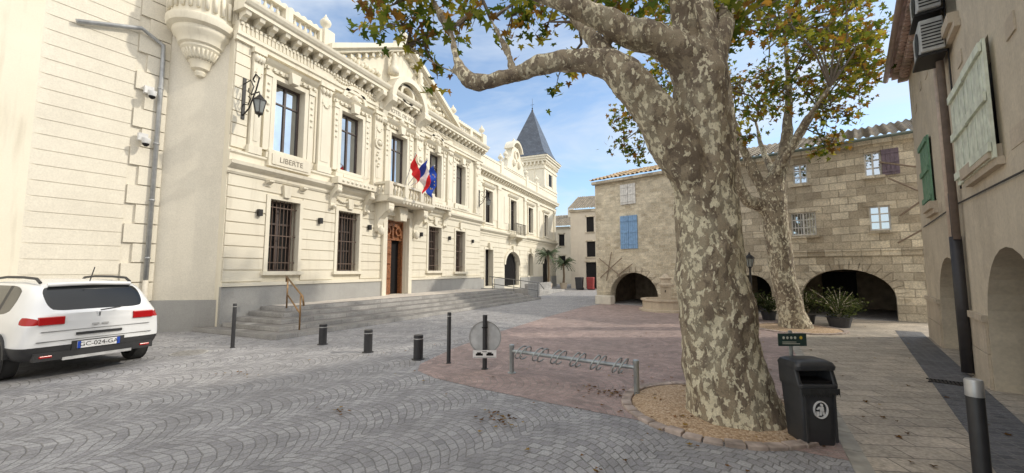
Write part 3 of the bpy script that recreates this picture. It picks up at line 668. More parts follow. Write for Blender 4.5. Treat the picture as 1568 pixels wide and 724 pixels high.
SHG.obj('green_shutters',basic('green_shutter_paint',(.15,.30,.19),.6),RH); SHP.obj('pale_shutters',basic('pale_sage_paint',(.72,.76,.63),.7,0,.2,6),RH)
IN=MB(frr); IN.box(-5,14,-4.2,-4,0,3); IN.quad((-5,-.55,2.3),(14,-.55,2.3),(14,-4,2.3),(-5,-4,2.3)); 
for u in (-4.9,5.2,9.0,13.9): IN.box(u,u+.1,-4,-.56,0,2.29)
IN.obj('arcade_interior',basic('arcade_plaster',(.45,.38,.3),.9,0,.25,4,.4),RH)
cr=MB(frr); cr.box(-6,14.19,-8,-.6,2.6,6.9); cr.quad((14.2,0,0),(14.2,-8,0),(14.2,-8,7),(14.2,0,7)); cr.obj('core_walls',M['old'],RH)
tiled('roof_tiles',frr,-6,14.6,.36,7.05,-4,8.3,M['pinktile'],RH)
S=MB(frr)
for k in range(int(20/.2)): S.lathe(-6+k*.2+.1,.12,[(.08,0),(.08,.06)],8,6.72); S.lathe(-6+k*.2,.24,[(.08,0),(.08,.06)],8,6.86)
S.box(-6,14.3,.002,.2,6.785,6.85); S.box(-6,14.4,.002,.31,6.93,6.985); S.obj('genoise_eave',M['pinktile'],RH)
P=MB(frr); P.tube([(-6,.42,6.98),(14.5,.42,6.98)],.06,8); P.obj('gutter',basic('pinkish_gutter',(.4,.3,.27),.5),RH,smooth=True)
P=MB(frr); P.tube([(9.2,.4,6.95),(9.2,.1,6.5),(9.25,.09,2.2)],.05,8); P.obj('downpipe',basic('brown_zinc',(.2,.155,.13),.5),RH,smooth=True)
P=MB(frr); P.tube([(9.3,.1,2.25),(9.3,.1,.05)],.075,10); P.tube([(9.45,.09,3.0),(9.45,.09,0.3)],.03,8); P.obj('lower_cast_pipe',basic('black_cast_iron',(.04,.037,.04),.5),RH,smooth=True)
P=MB(frr); P.tube([(9.75,.08,6.3),(9.72,.08,.9)],.04,8); P.obj('pink_pipe',basic('pink_pvc',(.56,.44,.35),.6),RH,smooth=True)
P=MB(frr); P.tube([(9.72,.08,.9),(9.72,.08,.05)],.04,8); P.obj('red_pipe_foot',basic('red_pipe_paint',(.3,.05,.035),.6),RH,smooth=True)
P=MB(frr); P.tube([(8.9,.03,6.8),(8.95,.03,5.1),(9.0,.03,3.0)],.012,5); P.tube([(-3,.03,2.75),(6,.03,2.72),(9.2,.03,2.8),(13.5,.03,2.75)],.012,5); P.obj('cables',M['iron'],RH)
for zz in (5.3,6.02):
    E=empty('air_conditioner'); P=MB(frr); P.box(8.75,9.55,.08,.36,zz,zz+.55); P.obj('casing',basic('ac_casing',(.5,.5,.48),.5),E,bevel=.02)
    P=MB(frr); P.disc(9.1,zz+.27,.2,.361,.37,20); P.box(8.8,9.5,.06,.4,zz-.05,zz-.01); 
    for k in range(8): P.box(8.742,8.749,.1,.34,zz+.06+k*.055,zz+.08+k*.055)
    P.obj('grille_and_bracket',M['iron'],E)
# ================================================================ far houses
def far_house(name,x0,x1,y,ztop,matw,ops,roof):
    E=empty(name); f_=Fr((x0,y),(x1,y),-1); W=MB(f_); D=MB(f_); S=MB(f_); L=x1-x0
    if f_(0,1,0)[1]>y:
        f_=Fr((x0,y),(x1,y),1); W=MB(f_); D=MB(f_); S=MB(f_)
    wall(W,0,L,0,ztop,ops,.2); W.quad((0,0,0),(0,-8,0),(0,-8,ztop),(0,0,ztop)); W.quad((L,0,0),(L,-8,0),(L,-8,ztop),(L,0,ztop))
    for o in ops:
        D.quad((o[0],-.15,o[2]),(o[1],-.15,o[2]),(o[1],-.15,o[3]),(o[0],-.15,o[3])); S.box(o[0]-.1,o[1]+.1,.002,.06,o[3]+.01,o[3]+.15); S.box(o[0]-.1,o[1]+.1,.002,.1,o[2]-.1,o[2]-.01)
    S.box(-.1,L+.1,.002,.15,ztop-.2,ztop+.02)
    W.obj('walls',matw,E); D.obj('windows',M['dark'],E); S.obj('surrounds',M['ash'],E); tiled('roof_tiles',f_,-.2,L+.2,.3,ztop+.08,-4,ztop+2.0,roof,E)
    P=MB(f_); P.box(L*.6,L*.6+.7,-3.5,-3,ztop+1,ztop+2.6); P.obj('chimney',matw,E)
pa=plaster('cream_plaster_far',(.70,.63,.51),(.5,.44,.35),.5,20,.2); pb=plaster('grey_plaster_far',(.62,.56,.47),(.44,.38,.32),.5,20,.2)
far_house('corner_house',2.2,9.5,36,7.3,pb,[(1.5,2.2,5.2,6.6),(1.5,2.3,2.9,4.3),(1.4,2.7,0,2.4),(3.6,4.4,5.2,6.6),(3.6,4.4,2.9,4.3)],M['tile2'])
far_house('street_house',-9,3.2,46,6.9,pa,[(7.0,7.7,4.6,6.0),(9.2,9.9,4.6,6.0),(7.0,7.8,2.2,3.4),(9.0,10.2,0,2.2),(10.6,11.2,4.6,6.0)],M['tile2'])
# ================================================================ ground
g=MB(); g.quad((-300,-300,0),(300,-300,0),(300,300,0),(-300,300,0)); g.obj('ground',M['cob'],recalc=False)
def sheet(name,poly,z,mat):
    P=MB(); P.add([(x,y,z) for x,y in poly],[tuple(range(len(poly)))]); return P.obj(name,mat,recalc=False)
rp_=[(7.55,6.0),(7.8,5.6),(8.3,5.35),(9.2,5.15),(10.4,4.95),(11.9,4.75),(13.45,4.55),(14.2,10.5),(15.0,15.5),(13.5,18.5),(8.2,20.4),(7.6,18),(7.35,14),(7.25,10),(7.32,7.5)]
sheet('red_cobble_area',rp_,.004,M['redcob'])
sheet('stone_pavement',[(12.9,-3),(13.15,2.5),(13.45,4.8),(14.4,11.9),(15.0,15.5),(13.6,18.6),(19.0,16.9),(17.9,13.0),(13.0,-3)],.009,M['slab'])
dn=(-.9565,.2914)
def off(P,d): return (P[0]+dn[0]*d,P[1]+dn[1]*d)
A0=(13.5-.291*4,-3.83); A1=(17.9,14.4)
sheet('gutter_strip',[off(A0,.1),off(A1,.1),off(A1,.62),off(A0,.62)],.014,M['drain'])
P=MB()
ed=[(12.9,-3),(13.15,2.5),(13.45,4.8),(14.4,11.9),(15.0,15.5)]
for i in range(len(ed)-1):
    a=Vector(ed[i]); b=Vector(ed[i+1]); L=(b-a).length; d=(b-a)/L; nn=Vector((-d.y,d.x)); m=int(L/.5)
    for k in range(m):
        p=a+d*(k*L/m+.008); q=a+d*((k+1)*L/m-.008); P.pxy([tuple(p),tuple(q),tuple(q+nn*.14),tuple(p+nn*.14)],-.02,.013+rnd.uniform(0,.003))
P.obj('pavement_edging',basic('edging_stone',(.34,.32,.28),.85,0,.3,5,.4))
def grate(name,cx,cy,w,h,rot):
    E=empty(name); c,s=math.cos(rot),math.sin(rot); tf=lambda a,b,z:(cx+a*c-b*s,cy+a*s+b*c,z)
    P=MB(tf); P.box(-w/2,w/2,-h/2,h/2,0,.016); P.obj('pit',M['dark'],E); P=MB(tf)
    n=int(w/.04)
    for k in range(n): P.box(-w/2+k*w/n,-w/2+(k+.5)*w/n,-h/2,h/2,.0165,.024)
    P.box(-w/2-.02,w/2+.02,-h/2-.02,-h/2,0,.024);P.box(-w/2-.02,w/2+.02,h/2,h/2+.02,0,.024); P.obj('bars',M['iron'],E)
grate('drain_grate',14.1,4.25,.5,.24,-.3); grate('drain_grate',13.95,3.85,.5,.24,-.3); grate('drain_grate',15.55,8.2,.4,.2,-.3)
def manhole(x,y,r,z):
    E=empty('manhole_cover'); P=MB(); P.lathe(x,y,[(r,0),(r,z)],28); P.obj('rim',M['step'],E); P=MB(); P.lathe(x,y,[(r*.88,z),(r*.88,z+.004)],28); P.obj('lid',basic('cast_lid',(.27,.26,.25),.6,.3,.3,20,.5),E)
manhole(2.6,4.9,.32,.006)
# ================================================================ trees
def tree_mesh(name,limbs,parent,mat,voxel,disp):
    mb=MB(); 
    for L in limbs:
        pts=[Vector(Lc(*p[:3])) for p in L]; rd=[p[3] for p in L]
        P=[];R_=[]
        for i in range(len(pts)-1):
            p0=pts[max(i-1,0)];p1=pts[i];p2=pts[i+1];p3=pts[min(i+2,len(pts)-1)]
            for k in range(4):
                t=k/4; P.append(.5*((2*p1)+(p2-p0)*t+(2*p0-5*p1+4*p2-p3)*t*t+(3*p1-p0-3*p2+p3)*t**3)); R_.append(rd[i]*(1-t)+rd[i+1]*t)
        P.append(pts[-1]);R_.append(rd[-1])
        mb.tube([tuple(p) for p in P],R_,14)
    o=mb.obj(name,mat,parent)
    m=o.modifiers.new('r','REMESH'); m.mode='VOXEL'; m.voxel_size=voxel; m.use_smooth_shade=True
    m=o.modifiers.new('s','SMOOTH'); m.iterations=4; m.factor=.6
    tx=bpy.data.textures.new('knots','CLOUDS'); tx.noise_scale=.45; tx.noise_depth=2
    m=o.modifiers.new('d','DISPLACE'); m.texture=tx; m.strength=disp; m.mid_level=.5; m.texture_coords='GLOBAL'
    tx=bpy.data.textures.new('small_knots','CLOUDS'); tx.noise_scale=.12; tx.noise_depth=2
    m=o.modifiers.new('d2','DISPLACE'); m.texture=tx; m.strength=disp*.35; m.mid_level=.5; m.texture_coords='GLOBAL'
    return o
def barkm():
    t=NT('plane_tree_bark'); p=t.pos(); w=t.noise(p,6,2).outputs['Color']
    pw=t.n('ShaderNodeVectorMath',operation='MULTIPLY_ADD'); t.l(w,pw.inputs[0]); pw.inputs[1].default_value=(.08,.08,.08); t.l(p,pw.inputs[2]); pv=pw.outputs[0]
    n1=t.noise(t.mapping(pv,(1,1,.5)),8,4,.65).outputs[0]; n2=t.noise(t.mapping(pv,(1,1,.55),(5,3,1)),17,3,.6).outputs[0]; n3=t.noise(t.mapping(pv,(1,1,.5),(9,1,4)),3.0,3,.6).outputs[0]; nf=t.noise(p,70,3,.65).outputs[0]
    c=t.mix(t.ramp(n1,[(.46,0),(.52,1)]),(.185,.145,.105),(.31,.255,.18))
    c=t.mix(t.ramp(n3,[(.50,0),(.58,.7)]),c,(.36,.32,.235))
    sz_=t.n('ShaderNodeSeparateXYZ'); t.l(p,sz_.inputs[0])
    dens=t.math('ADD',n2,t.math('MULTIPLY',t.math('SUBTRACT',n3,.5),.4))
    dens=t.math('ADD',dens,t.math('MULTIPLY',t.math('SUBTRACT',2.2,sz_.outputs[2]),.006))
    f2=t.ramp(dens,[(.535,0),(.56,1)])
    c=t.mix(f2,c,(.68,.62,.46))
    c=t.mix(1.0,c,t.ramp(nf,[(.25,.72),(.75,1.22)]),'MULTIPLY')
    h=t.math('ADD',t.math('SUBTRACT',t.math('MULTIPLY',nf,.4),t.math('MULTIPLY',f2,.45)),t.math('MULTIPLY',t.ramp(n1,[(.42,1),(.54,0)]),.5))
    t.bump(h,.7,.02); return t.fin(c,.85)
M['bark']=barkm()
def leafm():
    t=NT('plane_leaves'); a=t.n('ShaderNodeAttribute'); a.attribute_name='Col'
    d=t.n('ShaderNodeBsdfDiffuse'); tr=t.n('ShaderNodeBsdfTranslucent'); mx=t.n('ShaderNodeMixShader'); mx.inputs[0].default_value=.42
    t.l(a.outputs['Color'],d.inputs[0]); cc=t.mix(1.0,a.outputs['Color'],(1.5,1.4,.7),'MULTIPLY'); t.l(cc,tr.inputs[0])
    t.l(d.outputs[0],mx.inputs[1]); t.l(tr.outputs[0],mx.inputs[2]); t.l(mx.outputs[0],t.out.inputs[0]); return t.m
M['leaf']=leafm()
LT=[]
for ang,r in ((-90,.12),(-60,.42),(-20,.62),(-2,.34),(25,.75),(52,.42),(90,1.0),(128,.42),(155,.75),(182,.34),(200,.62),(240,.42)):
    a=math.radians(ang); LT.append((r*math.cos(a)*.62,(r*math.sin(a)+.1)*.6,0.12*abs(math.cos(a))*r))
LT=np.array(LT)
def leaves(name,pts,sizes,cols,parent,seed=1,flat=False):
    r=np.random.RandomState(seed); n=len(pts); k=len(LT)
    yaw=r.uniform(0,2*np.pi,n); pit=r.normal(0,.65,n)+(.5 if not flat else 0); rol=r.normal(0,.5,n)
    if flat: pit*=.15; rol*=.15
    V=LT[None,:,:]*np.array(sizes)[:,None,None]
    x,y,z=V[...,0],V[...,1],V[...,2]
    c,s=np.cos(rol)[:,None],np.sin(rol)[:,None]; x,z=x*c+z*s,-x*s+z*c
    c,s=np.cos(-pit)[:,None],np.sin(-pit)[:,None]; y,z=y*c-z*s,y*s+z*c
    c,s=np.cos(yaw)[:,None],np.sin(yaw)[:,None]; x,y=x*c-y*s,x*s+y*c
    P=np.stack([x,y,z],-1)+np.array(pts)[:,None,:]
    me=bpy.data.meshes.new(name); me.vertices.add(n*k); me.vertices.foreach_set('co',P.reshape(-1).astype(np.float32))
    me.loops.add(n*k); me.loops.foreach_set('vertex_index',np.arange(n*k,dtype=np.int32)); me.polygons.add(n)
    me.polygons.foreach_set('loop_start',np.arange(0,n*k,k,dtype=np.int32)); 
    try: me.polygons.foreach_set('loop_total',np.full(n,k,dtype=np.int32))
    except Exception: pass
    me.update(calc_edges=True)
    at=me.color_attributes.new('Col','FLOAT_COLOR','POINT'); C=np.ones((n,k,4),np.float32); C[...,:3]=np.array(cols)[:,None,:]; at.data.foreach_set('color',C.reshape(-1))
    me.materials.append(M['leaf']); o=bpy.data.objects.new(name,me); col.objects.link(o)
    if parent: o.parent=parent
    return o
PAL=[((.065,.10,.025),4),((.10,.14,.035),4),((.17,.19,.04),3),((.30,.27,.06),2),((.27,.15,.045),1.6),((.15,.085,.035),1)]
def pick(r,warm):
    w=[p[1]*(1+warm*(i>=2)*2.2) for i,p in enumerate(PAL)]; c=r.choices(PAL,w)[0][0]; k=r.uniform(.75,1.3); return tuple(x*k for x in c)
twm=basic('twig_bark',(.16,.13,.10),.9)
def crown(anchors,limbpts,parent,seed,sub,nl,size,warmf,spread=.16):
    r=random.Random(seed); pts=[];sz=[];cl=[]; tw=MB()
    for (a,b,c,rad) in anchors:
        C=Vector(Lc(a,b,c)); near=min(limbpts,key=lambda p:(p-C).length)
        mid=near.lerp(C,.5)+Vector((r.uniform(-.2,.2),r.uniform(-.2,.2),r.uniform(0,.3)))
        tw.tube([tuple(near),tuple(mid),tuple(C)],[.03,.022,.012],5)
        for k in range(max(2,int(sub*rad/.6))):
            d=Vector((r.gauss(0,1),r.gauss(0,1),r.gauss(0,.8))); d=d.normalized()*rad*r.uniform(.3,1.15); q=C+d
            tw.tube([tuple(C),tuple(C+d*.5+Vector((0,0,.04))),tuple(q)],[.012,.008,.004],4)
            warm=warmf(q)+r.uniform(-.3,.3)
            for m in range(nl):
                p=q+Vector((r.gauss(0,spread),r.gauss(0,spread),r.gauss(0,spread*.75)))
                if m%4==0: p=C+d*r.uniform(.4,1)+Vector((r.gauss(0,spread*.7),r.gauss(0,spread*.7),r.gauss(0,spread*.7)))
                pts.append(tuple(p)); sz.append(size*r.uniform(.6,1.25)); cl.append(pick(r,max(0,warm)))
    tw.obj('twigs',twm,parent)
    leaves('foliage',pts,sz,cl,parent,seed); return len(pts)
t1=empty('plane_tree')
L1=[[(2.62,4.75,-.15,.60),(2.58,4.75,.05,.53),(2.53,4.75,.3,.475),(2.47,4.75,.7,.44),(2.44,4.75,1.1,.42),(2.385,4.75,1.8,.395),(2.36,4.77,2.6,.36),(2.4,4.8,3.4,.33),(2.38,4.8,4.1,.32),(2.42,4.9,4.7,.25),(2.5,5.1,5.6,.2),(2.7,5.3,6.8,.13),(2.8,5.4,8,.06)],
 [(2.95,4.7,-.15,.22),(2.85,4.72,.12,.2),(2.65,4.75,.6,.2)],[(2.3,4.5,-.15,.2),(2.38,4.55,.1,.2),(2.45,4.7,.6,.2)],
 [(2.34,4.8,2.2,.22),(2.2,4.72,2.75,.26),(1.98,4.66,3.2,.265),(1.72,4.62,3.62,.245),(1.42,4.6,3.98,.215),(1.15,4.65,4.22,.18),(.8,4.75,4.33,.14),(.4,4.85,4.32,.115),(.0,4.93,4.22,.1),(-.4,5.0,4.16,.1),(-.62,5.03,4.25,.09),(-.74,5.05,4.5,.075),(-.85,5.1,4.95,.055),(-1.2,5.2,5.6,.035)],
 [(1.5,4.6,3.9,.14),(1.2,4.9,4.5,.12),(.95,5.3,5.2,.08),(.6,5.8,6.3,.05)],
 [(2.38,4.8,3.85,.24),(2.2,4.75,4.35,.25),(1.85,4.7,4.55,.2),(1.5,4.7,4.66,.18),(1.1,4.7,4.88,.155),(.63,4.72,5.08,.13),(.1,4.8,5.38,.1),(-.6,5,5.95,.06),(-1.6,5.4,6.8,.03)],
 [(2.45,4.8,3.9,.2),(2.75,5.0,4.7,.15),(3.2,5.4,5.6,.1),(3.9,5.8,6.8,.05)],
 [(2.3,4.8,4.3,.2),(2.1,4.6,5.0,.15),(1.9,4.2,6.0,.1),(1.5,3.6,7.2,.05)],
 [(.0,4.93,4.25,.06),(-.05,5.1,4.6,.05),(-.3,5.4,5.3,.03)],[(-.5,5.02,4.2,.05),(-1.0,5.2,4.5,.035),(-1.5,5.4,4.9,.02)]]
tree_mesh('trunk_and_limbs',L1,t1,M['bark'],.03,.10)
lp=[Vector(Lc(*p[:3])) for L in L1[3:] for p in L[2:]]+[Vector(Lc(*p[:3])) for p in L1[0][9:]]
an=[(-1.55,5.3,5.15,.45),(-1.3,5.5,4.95,.35),(-1.75,5.5,5.6,.5),(-1.1,5.2,5.5,.5),(-.75,5.4,5.2,.4),(-.4,5.6,5.8,.5),(.0,5.6,5.5,.4),(.25,5.9,5.95,.55),(.55,5.6,5.4,.35),(.75,5.8,4.75,.28),(1.0,5.7,5.65,.45),(1.5,5.8,5.85,.45),(1.9,5.9,5.7,.45),(2.2,5.7,6.0,.5),(2.95,5.5,5.5,.45),(3.2,5.6,5.2,.4),(3.3,5.5,5.8,.5),(-2.1,5.7,5.9,.5),(-1.15,5.8,4.75,.22),(1.5,5.2,5.35,.3),(2.9,5.3,4.95,.25)]
r5=random.Random(11)
for k in range(18):
    a=r5.uniform(0,6.28); q=r5.uniform(.3,1)**.6; an.append((1.0+3.3*q*math.cos(a),4.9+3.0*q*math.sin(a),r5.uniform(6.3,9.0),.6))
n1=crown(an,lp,t1,5,8,10,.20,lambda q:.35,.15)
t2=empty('plane_tree')
L2=[[(8.22,11.6,-.15,.5),(8.2,11.6,.1,.42),(8.12,11.6,.5,.34),(8.0,11.6,1.2,.32),(7.9,11.6,1.95,.32),(7.82,11.6,3.0,.33),(7.78,11.6,3.7,.34),(7.85,11.6,4.3,.27),(8.15,11.6,5.0,.20),(8.4,11.7,5.9,.15),(8.6,11.8,7.5,.08),(8.7,12,9.2,.04)],
 [(7.75,11.6,3.3,.22),(7.4,11.6,3.6,.2),(6.95,11.5,3.78,.17),(6.65,11.4,4.3,.15),(6.45,11.2,5.2,.12),(6.3,11,6.9,.07),(6.0,10.8,8.5,.04)],
 [(7.7,11.6,3.8,.2),(7.35,11.8,4.7,.14),(7.1,12,5.8,.10),(6.9,12.3,7.6,.06),(7.0,12.4,9.4,.04)],
 [(8.2,11.6,5.0,.13),(8.8,11.6,5.9,.09),(9.3,11.6,6.6,.055)],
 [(6.5,11.3,4.9,.1),(5.6,11.4,5.7,.07),(4.6,11.6,6.3,.05)],[(7.9,11.7,4.6,.12),(8.3,12.8,5.8,.08),(8.8,13.8,7,.045)],[(7.8,11.5,4.4,.12),(7.9,10.4,5.6,.08),(8.2,9.8,6.4,.045)]]
tree_mesh('trunk_and_limbs',L2,t2,M['bark'],.035,.06)
lp=[Vector(Lc(*p[:3])) for L in L2 for p in L[3:] if p[2]>4.4]+[Vector(Lc(*p[:3])) for L in L2[3:] for p in L[1:]]
an=[(3.4,11.6,5.6,.55),(3.2,11.8,6.3,.55),(4.0,11.5,6.4,.55),(3.9,11.5,5.3,.4),(4.6,11.8,5.9,.45),(9.5,11.4,5.5,.45),(9.2,11.3,5.3,.4),(9.3,11.3,6.2,.5),(10.3,11.3,7.0,.6),(10.6,11.4,8.2,.6),(10.2,11.4,9.2,.7),(9.9,11.2,6.3,.5),(10.7,11.5,7.6,.5),(9.6,11.3,7.5,.6),(9.8,11.2,8.4,.6),(9.0,11.2,7.0,.5),(8.9,11.1,8.3,.6),(7.2,11.0,6.3,.45),(7.5,11.0,7.4,.5),(6.9,11.2,5.6,.35),(10.8,11.3,8.9,.5)]
for k in range(78):
    while True:
        x,y,z=r5.uniform(-1,1),r5.uniform(-1,1),r5.uniform(-.75,1)
        d=math.sqrt(x*x+y*y+z*z)
        if .45<d<1.0 and not (z<-.35 and abs(x)<.4): break
    an.append((7.1+3.6*x,11.7+2.6*y,8.0+3.1*z,.62))
n2=crown(an,lp,t2,9,8,10,.21,lambda q:.45+max(0,(q.x-15.0)*.5),.19)
print('leaves',n1,n2)
gravel=NT('tan_gravel'); v=gravel.n('ShaderNodeTexVoronoi'); gravel.l(gravel.pos(),v.inputs['Vector']); v.inputs['Scale'].default_value=55
s2=gravel.n('ShaderNodeSeparateColor'); gravel.l(v.outputs['Color'],s2.inputs[0]); gc=gravel.ramp(s2.outputs[0],[(0,(.29,.19,.11)),(.5,(.46,.32,.2)),(1,(.58,.45,.32))]); gravel.bump(v.outputs['Distance'],.8,-.012); GM=gravel.fin(gc,.9)
edgm=basic('edging_granite',(.38,.31,.27),.85,0,.4,6,.4)
def surround(cx,cy,r):
    E=empty('tree_surround'); P=MB(); P.lathe(cx,cy,[(r,0),(r*.98,.02),(r*.6,.045),(.2,.06)],40); P.obj('gravel_bed',GM,E,smooth=True)
    P=MB(); n=int(2*math.pi*r/.17)
    for k in range(n):
        a0=2*math.pi*(k+.04)/n; a1=2*math.pi*(k+.96)/n; j=rnd.uniform(-.008,.008); P.pxy([((r+q+j)*math.cos(a)+cx,(r+q+j)*math.sin(a)+cy) for q,a in ((0,a0),(.12,a0),(.12,a1),(0,a1))],-.02,.035+rnd.uniform(-.006,.01))
    P.obj('edging_stones',edgm,E,bevel=.01)
c1=Lc(2.50,4.98,0); surround(c1[0],c1[1],1.0); c2=Lc(8.25,11.6,0); surround(c2[0],c2[1],1.05)
pts=[];sz=[];cl=[]
def fl(x,y,s): pts.append((x,y,.05 if math.hypot(x-c1[0],y-c1[1])<1 else .022)); sz.append(s); cl.append(rnd.choice([(.2,.1,.04),(.10,.06,.035),(.3,.2,.07),(.14,.08,.04)]))
for k in range(160): a=rnd.uniform(0,6.28); q=abs(rnd.gauss(0,1.5)); fl(c1[0]+q*math.cos(a),c1[1]+q*math.sin(a),rnd.uniform(.04,.09))
for k in range(200): fl(rnd.uniform(5,17),rnd.uniform(3.5,18),rnd.uniform(.04,.08))
for (x,y,n,s) in ((10.05,4.10,26,.16),(9.85,4.35,12,.12),(10.95,5.67,40,.2),(5.2,4.2,16,.2),(11.3,3.4,10,.12),(8.2,3.6,10,.15)):
    for k in range(n): fl(x+rnd.gauss(0,s),y+rnd.gauss(0,s*.5),rnd.uniform(.03,.07))
leaves('fallen_leaves',pts,sz,cl,None,3,True)
# ================================================================ street furniture
blk=basic('black_bollard_paint',(.03,.03,.033),.45); grey=basic('bollard_cap',(.5,.5,.5),.4,.5)
def bollard(x,y,h,r,cap=False,name='bollard'):
    E=empty(name); P=MB(); P.lathe(x,y,[(r*1.35,0),(r*1.35,.012),(r,.02),(r,h-.01),(r*.9,h)],20); P.obj('post',blk,E,smooth='auto')
    P=MB(); P.lathe(x,y,[(r*1.03,h-.075),(r*1.03,h-.06)] if not cap else [(r*1.03,h-.1),(r*1.03,h+.003),(r*.9,h+.012)],20); P.obj('band',grey,E,smooth='auto')
for x,y,h,r in ((4.33,6.67,.46,.085),(5.91,6.43,.46,.085),(7.27,6.31,.46,.09)): bollard(x,y,h,r)
bollard(2.84,5.6,.96,.038); bollard(7.98,6.27,.92,.036); bollard(13.76,3.77,.95,.045,True)
E=empty('traffic_sign'); P=MB(); bx,by=8.78,6.16; P.lathe(bx,by,[(.06,0),(.06,.012),(.04,.02),(.04,.92)],16); P.obj('post',blk,E,smooth='auto')
frg=Fr((bx-.5*CP,by-.5*SP),(bx+.5*CP,by+.5*SP),-1)
sg=1 if frg(0,1,0)[1]<by else -1
P=MB(frg); P.disc(.5,.53,.28,-.075*sg,-.055*sg,32); P.obj('round_plate_back',basic('galvanised_plate',(.55,.56,.57),.45,.3),E)
P=MB(frg); P.ring(.5,.53,.262,.283,-.055*sg,-.045*sg,0,6.283,32); P.obj('plate_rim',basic('plate_rim_paint',(.35,.35,.35),.5),E)
P=MB(frg); P.box(.3,.7,.045*sg,.055*sg,.2,.33); P.obj('small_plate',basic('white_plate',(.75,.75,.75),.5),E)
P=MB(frg); P.box(.31,.69,.0555*sg,.057*sg,.21,.215); P.box(.35,.47,.0555*sg,.058*sg,.24,.275); P.box(.53,.65,.0555*sg,.058*sg,.24,.275); P.box(.37,.44,.0555*sg,.058*sg,.276,.295); P.box(.55,.62,.0555*sg,.058*sg,.276,.295); P.box(.46,.54,.0555*sg,.058*sg,.3,.31); P.box(.45,.55,.041*sg,.05*sg,.7,.72); P.obj('plate_symbols',M['dark'],E)
E=empty('bicycle_rack'); P=MB(); a=Vector((9.31,6.11,0)); b=Vector((11.33,5.77,0)); d=(b-a); L=d.length; d/=L
gal=basic('galvanised_steel',(.36,.39,.40),.4,.5)
for p in (a,b): P.lathe(p.x,p.y,[(.07,0),(.07,.015),(.038,.02),(.038,.41),(.045,.42),(.042,.46),(.02,.47)],14)
P.tube([tuple(a+Vector((0,0,.36))),tuple(b+Vector((0,0,.36)))],.028,10)
nn=Vector((-d.y,d.x,0))
for k in range(6):
    c=a+d*(L*(k+.7)/6.4)+Vector((0,0,.36))
    for o_ in (-.045,.045):
        pp=[tuple(c+d*(o_+.05*math.sin(t)) + nn*(.16*math.cos(t))*1.0+Vector((0,0,.10*math.sin(t)))) for t in np.linspace(-.3,2*math.pi-1.0,16)]
        P.tube(pp,.012,6)
P.obj('rack',gal,E,smooth='auto')
# litter bin
E=empty('litter_bin'); bx,by=13.09,4.95; ff=Fr((bx-.5*CP,by-.5*SP),(bx+.5*CP,by+.5*SP),-1)
sg=1 if ff(0,1,0)[1]<by else -1
tf=lambda u,w,z: ff(u*.74+.5,w*sg*.72,z*.875)
binm=basic('black_bin_plastic',(.038,.04,.045),.42,0,.1,12)
P=MB(tf)
def rr(hx,hy,r,cx=0,cy=0,n=5):
    o=[]
    for q,(sx,sy) in enumerate(((1,1),(-1,1),(-1,-1),(1,-1))):
        for k in range(n):
            t=math.pi/2*(q+k/(n-1)); o.append((cx+sx*(hx-r)+r*math.cos(t),cy+sy*(hy-r)+r*math.sin(t)))
    return o
def loft(mb,secs):
    n=len(secs[0][0]); vs=[];fs=[]
    for poly,z in secs: vs+=[(x,y,z) for x,y in poly]
    for i in range(len(secs)-1):
        for k in range(n): fs.append((i*n+k,i*n+(k+1)%n,(i+1)*n+(k+1)%n,(i+1)*n+k))
    fs.append(tuple(range(n))); fs.append(tuple((len(secs)-1)*n+k for k in range(n))); mb.add(vs,fs)
loft(P,[(rr(.20,.17,.04),.0),(rr(.21,.18,.04),.03),(rr(.245,.21,.05),.60),(rr(.245,.21,.05),.62)])
loft(P,[(rr(.255,.22,.05),.62),(rr(.26,.225,.05),.64),(rr(.26,.225,.05),.66),(rr(.25,.215,.05),.67)])
loft(P,[(rr(.262,.06,.04,0,-.16),.66),(rr(.262,.05,.04,0,-.17),.84)])
for s in(-1,1): loft(P,[(rr(.03,.2,.02,s*.235,-.0),.66),(rr(.03,.17,.02,s*.235,-.04),.84)])
loft(P,[(rr(.265,.215,.06,0,-.02),.82),(rr(.27,.225,.06,0,-.02),.86),(rr(.25,.2,.06,0,-.02),.90),(rr(.2,.15,.06,0,-.02),.92)])
for s in (-1,1): P.box(s*.19-.012,s*.19+.012,.2,.222,.05,.58)
P.obj('body',binm,E,smooth='auto')
P=MB(tf); P.box(-.2,.2,-.08,.17,.665,.70); P.obj('bag_liner',M['dark'],E)
P=MB(tf); rb=random.Random(2)
for k in range(40):
    u0=-.25+.5*k/40; P.quad((u0,.228,.63),(u0+.0125,.232+rb.uniform(0,.008),.63),(u0+.0125,.236,.57-rb.uniform(0,.04)),(u0,.23,.575))
P.obj('bag_edge',basic('black_bag',(.02,.02,.02),.25),E)
P=MB(tf); w=.222
P.ring(0,.40,.082,.095,w-.03,w+.0,0,6.283,24)
P.disc(.012,.452,.014,w-.03,w,10); P.puz([(-.02,.43),(.03,.435),(.035,.39),(-.005,.385)],w-.03,w); P.puz([(-.005,.384),(.012,.384),(-.0,.34),(-.015,.34)],w-.03,w); P.puz([(.018,.384),(.035,.384),(.045,.34),(.03,.34)],w-.03,w); P.puz([(-.021,.43),(-.021,.415),(-.045,.40),(-.055,.405)],w-.03,w); P.puz([(-.055,.335),(-.03,.335),(-.028,.38),(-.06,.38)],w-.03,w)
P.obj('bin_symbol',basic('white_print',(.75,.75,.75),.5),E)
P=MB(tf); P.tube([(0,-.3,0),(0,-.3,1.2)],.025,8); P.obj('pole',gal,E)
P=MB(tf); P.box(-.2,.2,-.27,-.25,1.02,1.17); P.obj('notice_board',basic('green_board',(.02,.045,.04),.5),E)
P=MB(tf); 
for k in range(4): P.disc(-.13+k*.055,1.12,.017,-.2495,-.2475,12)
